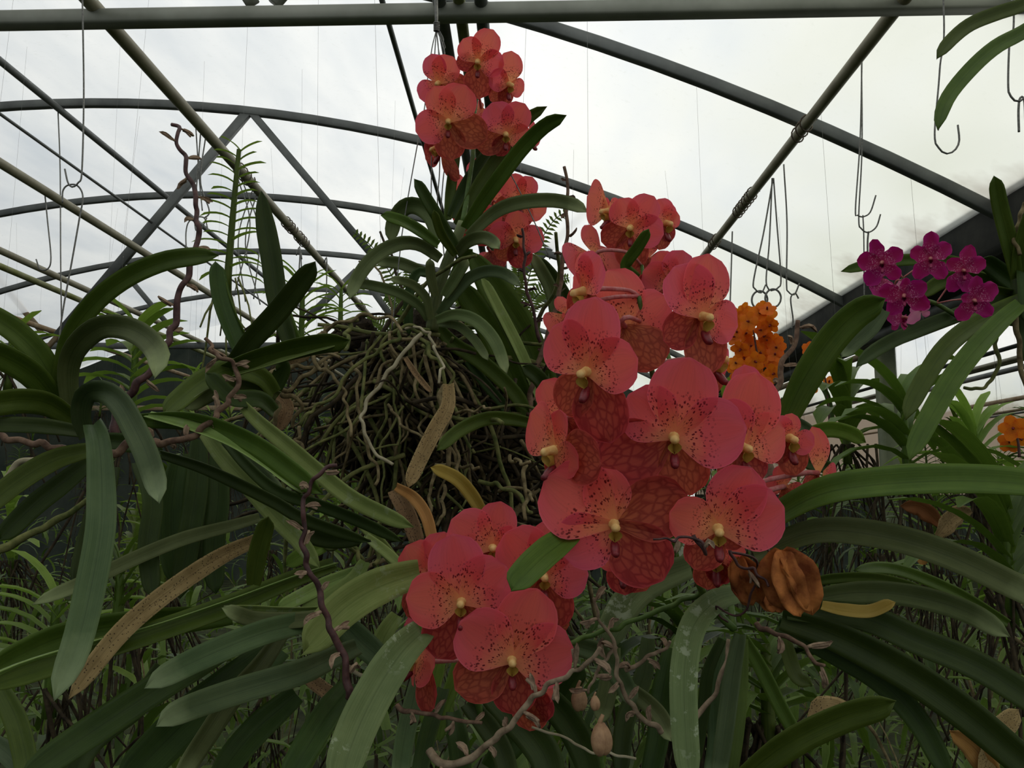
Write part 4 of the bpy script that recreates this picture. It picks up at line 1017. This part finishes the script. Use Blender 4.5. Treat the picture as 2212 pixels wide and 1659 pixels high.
# ------------------------------------------------------------------ plant 7: lower left fan of long leaves
p7 = thing('orchid_plant', 'orchid with a fan of long folded leaves sweeping to the lower left', 'orchid', P(790, 1215, .84))
for p_, w, mm, D, ro, kw in [
 ([560, 1120, 500, 1138, 400, 1165, 300, 1205, 200, 1252, 72, 1305], 30, 'grey', (.84, .70), 20, {}),
 ([560, 1165, 500, 1190, 435, 1228, 335, 1300, 250, 1378, 150, 1507], 40, 'dry', (.80, .64), 0, dict(label='long dead brown leaf')),
 ([720, 1222, 640, 1252, 500, 1310, 335, 1368, 200, 1410, 67, 1455, -40, 1490], 46, 'green', (.80, .60), 20, {}),
 ([725, 1218, 640, 1244, 500, 1296, 335, 1352, 200, 1388, 60, 1430, -40, 1470], 16, 'pale', (.80, .60), -55, {}),
 ([500, 1325, 400, 1335, 300, 1345, 150, 1370, 50, 1410, -40, 1462], 62, 'green', (.80, .66), -16, {}),
 ([720, 1330, 640, 1350, 560, 1372, 430, 1425, 316, 1484], 52, 'blue', (.74, .62), 14, dict(fold=.5)),
 ([770, 1400, 700, 1432, 640, 1458, 500, 1500, 400, 1535, 340, 1567], 54, 'blue', (.72, .60), 14, dict(fold=.5)),
 ([725, 1325, 650, 1342, 560, 1342, 520, 1332, 482, 1314], 34, 'grey', (.72, .68), 24, dict(fold=.5)),
 ([740, 1310, 640, 1316, 540, 1312, 484, 1312], 14, 'pale', (.73, .69), -40, {}),
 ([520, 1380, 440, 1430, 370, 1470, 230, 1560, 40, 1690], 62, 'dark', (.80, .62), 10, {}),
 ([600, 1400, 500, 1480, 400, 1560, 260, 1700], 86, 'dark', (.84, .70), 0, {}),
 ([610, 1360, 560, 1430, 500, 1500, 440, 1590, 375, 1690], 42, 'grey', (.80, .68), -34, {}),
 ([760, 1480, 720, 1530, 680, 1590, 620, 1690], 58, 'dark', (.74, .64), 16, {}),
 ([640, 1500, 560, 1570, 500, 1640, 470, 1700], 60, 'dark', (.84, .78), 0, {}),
 ([548, 1262, 556, 1200, 570, 1150, 580, 1118], 40, 'green', (.72, .70), 0, {}),
 ([770, 1235, 700, 1265, 650, 1290, 600, 1315], 32, 'pale', (.76, .72), 10, {}),
 ([790, 1215, 760, 1260, 700, 1300, 650, 1320], 34, 'pale', (.76, .73), 20, {}),
 ([700, 1180, 660, 1195, 620, 1220], 34, 'lime', (.80, .78), 0, {}),
 ([650, 1120, 700, 1150, 745, 1180], 26, 'pale', (.78, .76), 0, {}),
 ([780, 1130, 820, 1170, 860, 1220, 900, 1250], 26, 'pale', (.76, .74), 10, {}),
 ([790, 1160, 840, 1200, 872, 1230], 22, 'pale', (.75, .73), -20, {}),
 ([640, 1440, 700, 1490, 760, 1520], 30, 'dry', (.84, .82), 0, {}),
 ([350, 1440, 300, 1520, 200, 1600, 150, 1690], 50, 'dark', (.90, .84), 0, {}),
 ([0, 1480, 40, 1560, 60, 1650, 60, 1700], 44, 'green', (.74, .68), 20, {}),
 ([-20, 1600, 30, 1640, 60, 1690], 40, 'blue', (.74, .70), 0, {}),
]: leaf(p7, p_, w, mm, D, ro, **kw)
for p_, r in (([790, 1215, 760, 1190, 740, 1170, 700, 1180, 650, 1150], 7), ([800, 1215, 820, 1180, 810, 1140, 830, 1110], 7), ([760, 1180, 790, 1230, 800, 1290], 6)):
    stalk(p7, p_, (.78, .80), r, r*.7, 'root_green', 'aerial_root', False, wig=.003)

# ------------------------------------------------------------------ plant 8: magenta orchid on the right, and one above it
p8 = thing('orchid_plant', 'orchid with small magenta blooms at the right edge', 'orchid', P(2200, 620, .90))
sp8 = pix([2195, 700, 2120, 690, 2080, 688, 2050, 672, 2020, 655, 1980, 640, 1950, 600], .88, .86)
mb = MB(); tube(mb, sp8, .003, .0018, 30, 8); mb.build('flower_spike', 'stalk_green', p8); sp8 = resample(sp8, 30)
for i, fc in enumerate([
 (1906, 566, .80, -10, -4, [('S', 1872, 617), ('S', 1942, 602), ('D', 1884, 517), ('P', 1851, 562), ('P', 1950, 540)]),
 (2010, 558, .83, 0, 0, [('S', 1976, 602), ('S', 2040, 602), ('D', 2012, 499), ('P', 1967, 540), ('P', 2054, 528)]),
 (1953, 637, .80, -4, -10, [('S', 1920, 680), ('S', 2008, 664), ('D', 1958, 600), ('P', 1897, 628), ('P', 2002, 612)]),
 (2081, 584, .83, 8, 0, [('S', 2050, 630), ('S', 2092, 632), ('D', 2098, 528), ('P', 2046, 562), ('P', 2129, 562)]),
 (2104, 648, .80, 10, -8, [('S', 2068, 692), ('S', 2143, 682), ('D', 2112, 596), ('P', 2076, 640), ('P', 2154, 615)]),
 (1946, 685, .84, 60, 0, [('S', 1932, 712), ('S', 1960, 710), ('P', 1916, 680), ('P', 1958, 690)]),
 (1905, 600, .88, -150, 0, [('S', 1870, 610), ('P', 1900, 650), ('P', 1930, 625)]),
]): flower(p8, *fc, spike=sp8, size=.52, mats=('pP', 'pP', 'pS'), lip='lipp')
flower(p8, 1990, 672, .86, 170, 0, [('S', 1960, 700), ('P', 2008, 680), ('P', 1965, 665), ('D', 2010, 660)], spike=sp8, size=.5, mats=('pink', 'pink', 'pink'), lip='lipp')
flower(p8, 1935, 622, .87, 170, 0, [('S', 1905, 620), ('P', 1930, 660), ('P', 1955, 605)], spike=sp8, size=.5, mats=('pink', 'pink', 'pink'), lip='lipp')
for p_, w, mm, D, ro, kw in [
 ([2200, 640, 2140, 655, 2075, 680, 2000, 708, 1935, 735, 1890, 760, 1850, 792], 32, 'dark', (.90, .84), 20, {}),
 ([2205, 650, 2150, 678, 2090, 715, 2040, 760, 1995, 830, 1957, 905], 40, 'green', (.88, .80), 24, {}),
 ([2205, 660, 2160, 700, 2110, 755, 2060, 820, 2010, 905, 1965, 993], 44, 'green', (.86, .76), 20, {}),
 ([2195, 600, 2180, 530, 2160, 450, 2148, 382], 34, 'green', (.88, .84), 10, {}),
 ([2195, 600, 2210, 520, 2235, 440], 34, 'green', (.88, .84), 10, {}),
 ([2190, 610, 2120, 585, 2050, 565, 1960, 562, 1880, 572, 1818, 586], 26, 'green', (.95, .97), 10, dict(tip=0) if 0 else {}),
 ([2190, 625, 2140, 612, 2080, 600, 2030, 610, 1990, 640], 34, 'green', (.94, .94), 0, {}),
 ([2200, 620, 2150, 580, 2120, 560], 40, 'dark', (.93, .92), 0, {}),
 ([2205, 640, 2150, 630, 2100, 620], 30, 'green', (.90, .88), -20, {}),
 ([2212, 660, 2222, 740, 2235, 800], 34, 'dark', (.88, .86), 0, {}),
 ([2215, 560, 2225, 600, 2230, 700], 50, 'dark', (.88, .86), 0, {}),
]: leaf(p8, p_, w, mm, D, ro, **kw)
mb = MB(); tube(mb, pix([2200, 700, 2205, 640, 2200, 560, 2195, 500], .89), .011, .008, 20, 10); mb.build('stem', 'dark', p8)
stalk(p8, [2195, 668, 2200, 740, 2205, 800, 2225, 850], (.86, .86), 9, 7, 'root', 'aerial_root', False)
stalk(p8, [2155, 690, 2150, 740, 2156, 790, 2140, 820, 2120, 838, 2095, 842, 2085, 835], (.87, .87), 7, 5, 'root_green', 'aerial_root', False)
stalk(p8, [2215, 440, 2200, 480, 2192, 520, 2205, 550], (.86, .86), 7, 6, 'root', 'aerial_root', False)
p9 = thing('orchid_plant', 'orchid above the right corner, two drooping leaf tips in view', 'orchid', P(2300, -40, .80))
leaf(p9, [2290, -30, 2210, 12, 2150, 32, 2095, 55, 2055, 88, 2024, 126], 32, 'green', (.80, .76), 14)
leaf(p9, [2300, 10, 2210, 72, 2150, 105, 2095, 155, 2048, 215, 2026, 280], 34, 'green', (.80, .74), 20)
p10 = thing('orchid_plant', 'orchid at the right beside the gutter post, brown stalk rising from it', 'orchid', P(1690, 960, .78))
stalk(p10, [1655, 1090, 1662, 1020, 1668, 930, 1668, 872, 1688, 810, 1690, 785, 1705, 755, 1718, 735, 1726, 690], (.76, .78), 13, 7, 'stalk_brown', gap=.022, bsz=1.2)
for p_, w, mm, D, ro, kw in [
 ([1700, 960, 1740, 940, 1790, 925, 1840, 935, 1868, 955], 34, 'lime', (.9, .86), 20, {}),
 ([1720, 910, 1745, 930, 1760, 960, 1765, 990], 30, 'blue', (.84, .8), 10, {}),
 ([1690, 960, 1750, 1000, 1800, 1010], 30, 'dark', (.9, .88), 0, {}),
 ([1690, 950, 1700, 900, 1690, 860], 30, 'dark', (.9, .88), 0, {}),
]: leaf(p10, p_, w, mm, D, ro, **kw)

# ------------------------------------------------------------------ middle distance: orange orchids
def orange(cx, cy, w, h, n, D, label):
    t = thing('orchid_plant', label, 'orchid', P(cx, cy+h, D))
    sp = pix([cx+w*.25, cy+h*1.2, cx+w*.15, cy+h*.4, cx, cy, cx-w*.1, cy-h*.5], D); mb = MB(); tube(mb, sp, .003, .002, 16, 6); mb.build('flower_spike', 'stalk_dark', t)
    for i in range(n):
        x = cx+R.uniform(-.5, .5)*w; y = cy-h/2+h*(i+.5)/n; d = D+R.uniform(-.06, .06); r = R.uniform(.018, .026)
        C = P(x, y, d); a0 = R.uniform(-.3, .3); nrm = ((CAM-C).normalized()+Vector((R.gauss(0, .5), 0, R.gauss(0, .4)))).normalized()
        sx = nrm.cross(Vector((0, 0, 1))).normalized(); sy = sx.cross(nrm)
        mb = MB()
        for k in range(5):
            a = math.pi/2+k*2*math.pi/5+a0; dv = sx*math.cos(a)+sy*math.sin(a)
            sv = dv.cross(nrm); vs = []; uv = []; fs = []
            for p in range(6):
                q = p/5; ww = r*.46*math.sin(math.pi*(.08+.84*q))**.7
                for j in (-1, 0, 1): vs.append(C+dv*r*q+sv*ww*j+nrm*(.003*q*q-.002*abs(j)+(k % 2)*.001)); uv.append(((j+1)/2, q))
            for p in range(5):
                for j in range(2): b = p*3+j; fs.append((b, b+1, b+4, b+3))
            mb.add(vs, fs, uv)
        tube(mb, [C, C+nrm*.006, C+nrm*.009], .003, .002, 3, 6, mi=1)
        mb.build('flower', ['orange', 'lip'], t)
    return t
o1 = orange(1632, 745, 92, 165, 44, 2.0, 'tall orange orchid spike crowded with blooms, right of the coral ones')
o2 = orange(1775, 790, 70, 110, 14, 2.2, 'sparser orange orchid spike between the green blade and the tall one')
o3 = orange(2195, 940, 30, 40, 4, 1.6, 'few orange orchid blooms at the right edge')
leaf(o2, [1762, 820, 1785, 850, 1795, 890, 1800, 930], 12, 'dark', (2.2, 2.2), 0)

# ------------------------------------------------------------------ mid plants and the crowd behind
def strap(mb, p, az, up, L, w, droop, mi=0, n=6):
    d = Vector((math.cos(az), math.sin(az), 0)); pts = []
    for i in range(n+1):
        k = i/n; a = up-droop*k
        if i == 0: q = Vector(p)
        else: q = pts[-1]+(d*math.cos(a)+Vector((0, 0, math.sin(a))))*(L/n)
        pts.append(q)
    s = Vector((-d.y, d.x, 0)); vs = []; uv = []; fs = []
    for i, q in enumerate(pts):
        k = i/n; ww = w/2*(.75+.25*min(1, k*3))*(1 if k < .8 else math.sqrt(max(0.02, 1-((k-.8)/.2)**2)))
        t = (pts[min(i+1, n)]-pts[max(i-1, 0)]).normalized(); nn = s.cross(t)
        if nn.z < 0: nn = -nn
        for x in (-1, 0, 1): vs.append(q+s*x*ww+nn*(.35*abs(x)*ww)); uv.append(((x+1)/2, k))
    for i in range(n):
        for j in range(2): b = i*3+j; fs.append((b, b+1, b+4, b+3))
    mb.add(vs, fs, uv, mi)
def vanda(x, y, z, h, L, w, n, label, fm='under', lean=0, group=None, roots=24, rl=.5, droop=1.6, up=.9, az=None, wires=True, cat='orchid', spread=.25, rm='root_dark', wh=None):
    t = thing('hanging_orchid', label, cat, Vector((x, y, z)), group)
    az = R.uniform(0, 3.14) if az is None else az
    top = Vector((x+lean*h, y, z+h))
    mb = MB()
    for i in range(n):
        k = i/max(n-1, 1); p = Vector((x, y, z)).lerp(top, k)
        a = az+(i % 2)*math.pi+R.gauss(0, spread)
        strap(mb, p, a, up+k*.45*R.uniform(.6, 1.2), L*(1-.35*k)*R.uniform(.8, 1.1), w*R.uniform(.85, 1.1), droop*R.uniform(.7, 1.25)*(1-.45*k))
    mb.build('foliage', fm, t)
    mb = MB(); tube(mb, [Vector((x, y, z-.04)), Vector((x, y, z)).lerp(top, .5), top], .009, .005, 6, 7); mb.build('stem', 'green', t)
    if roots:
        mb = MB()
        for i in range(roots):
            pts = root_path(Vector((x+R.gauss(0, .02), y+R.gauss(0, .02), z)), Vector((R.gauss(0, .5), R.gauss(0, .5), -.8)), rl*R.uniform(.4, 1.1), .05, .3, .6)
            r = R.uniform(.0018, .0035); tube(mb, pts, r, r*.6, len(pts), 4)
        o = mb.build('root_beard', rm, t); o['kind'] = 'stuff'
    if wires:
        mb = MB()
        for s_ in (-1, 1): tube(mb, [Vector((x+s_*.05, y, z-.02)), Vector((x, y, max(z+h*1.1, z+.3)))], .0012, None, 2, 4)
        tube(mb, [Vector((x, y, max(z+h*1.1, z+.3))), Vector((x, y, wh or PH))], .0014, None, 2, 4)
        mb.build('hanger_wire', 'wire', t)
    return t
def at(px, py, D): return P(px, py, D)
q = at(490, 600, 1.7); vanda(q.x, q.y, q.z, .28, .085, .013, 30, 'slender yellow-green orchid climbing to a pointed top beneath the olive pipe', 'lime', .05, None, 8, .3, 1.2, .5, .1  , False, rm='root_green')
q = at(285, 900, 1.5); vanda(q.x, q.y, q.z, .16, .15, .026, 20, 'light green orchid with arching ribs of leaves behind the curled leaf', 'lime', 0, None, 10, .4, 1.5, .75, .05  , False)
q = at(650, 745, 1.9); vanda(q.x, q.y, q.z, .14, .14, .016, 18, 'light green orchid whose tips show above the root mass', 'lime', 0, None, 8, .4, 1.6, .8, .1  , False)
q = at(735, 700, 2.3); vanda(q.x, q.y, q.z, .10, .12, .014, 12, 'small yellow-green orchid just left of the centre plant', 'lime', 0, None, 6, .3, 1.6, .8, .2  , False)
q = at(20, 800, 1.6); vanda(q.x, q.y, q.z, .06, .13, .018, 9, 'light green orchid peeping between the leaves at the left edge', 'lime', 0, None, 8, .3, 1.8, .8, .2  , False)
q = at(1960, 1010, 1.45); vanda(q.x, q.y, q.z, .12, .22, .034, 13, 'spreading green orchid under the magenta blooms', 'green', 0, None, 18, .4, 1.9, .9, .3, False, spread=.6)
q = at(1830, 960, 1.7); vanda(q.x, q.y, q.z, .13, .22, .034, 12, 'green orchid with arching leaves beside the green post', 'green', 0, None, 18, .4, 1.9, .9, .9, False, spread=.6)
q = at(2110, 1040, 1.6); vanda(q.x, q.y, q.z, .10, .20, .018, 16, 'narrow-leaved orchid low at the right edge', 'lime', 0, None, 18, .4, 1.4, .8, .4  , False)
q = at(2180, 1280, 1.05); vanda(q.x, q.y, q.z, .10, .24, .026, 14, 'green orchid low by the right edge with bent leaf tips', 'green', 0, None, 14, .4, 1.7, .9, .3, False)
q = at(110, 1480, 1.1); vanda(q.x, q.y, q.z, .10, .16, .018, 14, 'small orchid low at the left, under the brown leaf', 'lime', 0, None, 14, .4, 1.6, .9, .3, False)
q = at(255, 1325, 1.1); vanda(q.x, q.y, q.z, .05, .10, .014, 10, 'seedling orchid with a bright fan of short leaves, left of the brown leaf', 'green', 0, None, 8, .3, 1.0, 1.2, .1, False)
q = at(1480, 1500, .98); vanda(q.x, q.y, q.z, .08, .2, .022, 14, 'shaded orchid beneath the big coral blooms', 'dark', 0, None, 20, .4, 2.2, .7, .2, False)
q = at(1660, 1560, .92); vanda(q.x, q.y, q.z, .08, .2, .018, 14, 'orchid with narrow leaves in the shade at the bottom right', 'green', 0, None, 20, .4, 2.2, .7, .5, False)
# the crowd
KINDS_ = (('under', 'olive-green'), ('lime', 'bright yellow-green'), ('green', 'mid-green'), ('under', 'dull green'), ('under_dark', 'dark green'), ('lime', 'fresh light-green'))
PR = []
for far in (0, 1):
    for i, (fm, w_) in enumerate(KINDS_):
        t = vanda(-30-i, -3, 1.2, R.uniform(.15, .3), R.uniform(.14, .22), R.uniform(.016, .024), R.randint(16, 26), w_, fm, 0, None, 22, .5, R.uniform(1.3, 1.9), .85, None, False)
        PR.append(t)
kids = {p.name: [c for c in S.objects if c.parent == p] for p in PR}
first = set()
BAND = ('just behind the front plants', 'in the middle rows of the crowd', 'in the far rows near the end netting')
for row, (y, zlo, zhi, dx, x0, x1) in enumerate(((1.9, 1.0, 1.36, .36, -1.7, 1.7), (2.5, 1.1, 1.5, .42, -2.4, 2.4), (3.2, 1.2, 1.62, .46, -2.9, 2.5), (4.1, 1.3, 1.8, .5, -3.6, 3.6), (5.2, 1.4, 2.0, .6, -4.4, 4.6),
                                                (6.5, 1.5, 2.2, .7, -5.4, 5.5), (8.2, 1.5, 2.4, .8, -6.6, 6.8), (10.2, 1.5, 2.5, 1.0, -8, 8.6))):
    x = x0
    while x < x1:
        xx = x+R.uniform(-.12, .12); yy = y+R.uniform(-.25, .25); z = R.uniform(zlo, zhi)
        if xx > 1.6 and y > 3: z = min(z, 1.62)
        pi_ = R.randrange(6)+(6 if y > 4 else 0); p = PR[pi_]
        if p.name not in first: r = p; first.add(p.name)
        else:
            r = p.copy(); COL.objects.link(r)
            for c in kids[p.name]:
                d = c.copy(); COL.objects.link(d); d.parent = r
        b_ = 0 if row < 2 else 1 if row < 5 else 2
        side = 'on the left' if xx < -.25*y else 'on the right' if xx > .25*y else 'near the middle'
        r['label'] = '%s strap-leaved orchid hanging %s, %s' % (KINDS_[pi_ % 6][1], BAND[b_], side)
        r['group'] = '%s orchids %s, %s' % (KINDS_[pi_ % 6][1], BAND[b_], side)
        r.location = (xx, yy, z); r.rotation_euler = (R.gauss(0, .05), R.gauss(0, .05), R.uniform(0, 6.28)); sc = R.uniform(.8, 1.15); r.scale = (sc, sc, sc)
        if y > 4:
            bx = xx-WID if xx > gx else xx; zt = min(arch_z(min(max(bx, XL), XR)), 4.6)
            mb = MB(); tube(mb, [Vector((0, 0, .1)), Vector((0, 0, (zt+.045-z)/sc))], .0006, None, 1, 4)
            wo = mb.build('hanger_wire', 'wire'); wo.parent = r
        x += dx
for p in PR:
    if p.name not in first:
        for c in kids[p.name]: bpy.data.objects.remove(c)
        bpy.data.objects.remove(p)
# undergrowth: roots, blades and litter nobody could count
mb = MB(); mr = MB()
for i in range(5200):
    D = 1.25+R.random()**1.5*5.5; px = R.uniform(-150, 2360)
    zt = R.uniform(.25, 1.2+.035*D); xw = P(px, 1055, D).x
    strap(mb, Vector((xw, D, zt)), R.uniform(0, 6.28), R.uniform(-.6, 1.3), R.uniform(.08, .22), R.uniform(.008, .022), R.uniform(.5, 2.4), R.choice([0, 0, 1, 2, 2, 3]), 5)
for i in range(520):
    D = 1.1+R.random()**1.5*3.2; px = R.uniform(-100, 2300)
    p = Vector((P(px, 1055, D).x, D, R.uniform(.5, 1.35)))
    pts = root_path(p, Vector((R.gauss(0, .6), R.gauss(0, .5), -.7)), R.uniform(.15, .5), .045, .35, .5)
    r = R.uniform(.0014, .0032); tube(mr, pts, r, r*.7, len(pts), 4, mi=R.choice([0, 0, 0, 1, 2]))
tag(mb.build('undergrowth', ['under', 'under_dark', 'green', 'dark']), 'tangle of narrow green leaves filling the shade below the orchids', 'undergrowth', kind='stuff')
tag(mr.build('hanging_roots', ['root_dark', 'root', 'root_green']), 'curtain of thin dangling roots beneath the orchids', 'roots', kind='stuff')
# fallen dry leaves caught among the plants at the right
for i, (x, y, D, L_, a, lb) in enumerate(((2060, 1130, 1.15, .07, .6, 'orange-beige dead leaf caught at the right among green blades'), (1990, 1110, 1.2, .06, 2.6, 'yellow-tan dead leaf left of the orange-beige one'),
                                    (2160, 1600, .95, .09, .9, 'curled brown dead leaf in the bottom right corner'), (2110, 1640, .95, .08, 2.2, 'brown dead leaf beside the curled one at the bottom right'),
                                    (1795, 1560, .8, .04, .1, 'small tan dead leaf lying behind the bottom green blade'), (1990, 1180, 1.2, .05, 1.5, 'tan scrap of dead leaf among the roots at the right'))):
    mb = MB(); p = P(x, y, D); d = Vector((math.cos(a), .2, math.sin(a)))
    ribbon(mb, [p-d*L_/2, p+Vector((0, 0, .01)), p+d*L_/2+Vector((0, 0, -.005))], .013, R.uniform(-30, 30), None, .5, .0004, 10, .4, .3, 0, .15)
    tag(mb.build('dead_leaf', ['dry', 'orange_dry'][i % 2]), lb, 'dead leaf')

# fern behind the centre plant
fe = thing('fern', 'fern with feathery fronds showing around the centre plant', 'fern', P(960, 780, 1.35))
for path in ([930, 780, 900, 700, 860, 620, 810, 540, 762, 500], [930, 780, 905, 690, 890, 620, 880, 570], [960, 790, 880, 740, 820, 700, 790, 690], [1100, 760, 1130, 650, 1160, 540, 1195, 478, 1228, 455],
             [1110, 740, 1150, 650, 1200, 610, 1230, 600], [1080, 740, 1110, 640, 1120, 590, 1110, 560], [930, 760, 860, 720, 800, 740, 760, 770], [1000, 740, 1010, 680, 990, 640], [890, 760, 880, 690, 850, 650, 830, 640]):
    mb = MB(); c = resample(pix(path, 1.3, 1.26), 34); tube(mb, c, .0013, .0006, 34, 5)
    for i in range(4, 34):
        t = (c[i]-c[i-1]).normalized(); sd = t.cross((c[i]-CAM).normalized()).normalized(); k = i/34
        for sg in (-1, 1):
            L_ = .030*math.sin(math.pi*min(1, .25+.75*(1-k)))**.8*(1.05-k*.7); d = (sd*sg+t*.35+Vector((0, R.uniform(-.3, .3), -.1))).normalized()
            w_ = t*.0022; a = c[i]; b = a+d*L_*.5+Vector((0, 0, .001)); e = a+d*L_
            mb.add([a-w_*.6, a+w_*.6, b+w_, b-w_, e], [(0, 1, 2, 3), (3, 2, 4)], [(.2, 0), (.8, 0), (.8, .5), (.2, .5), (.5, 1)])
    mb.build('frond', 'under', fe)
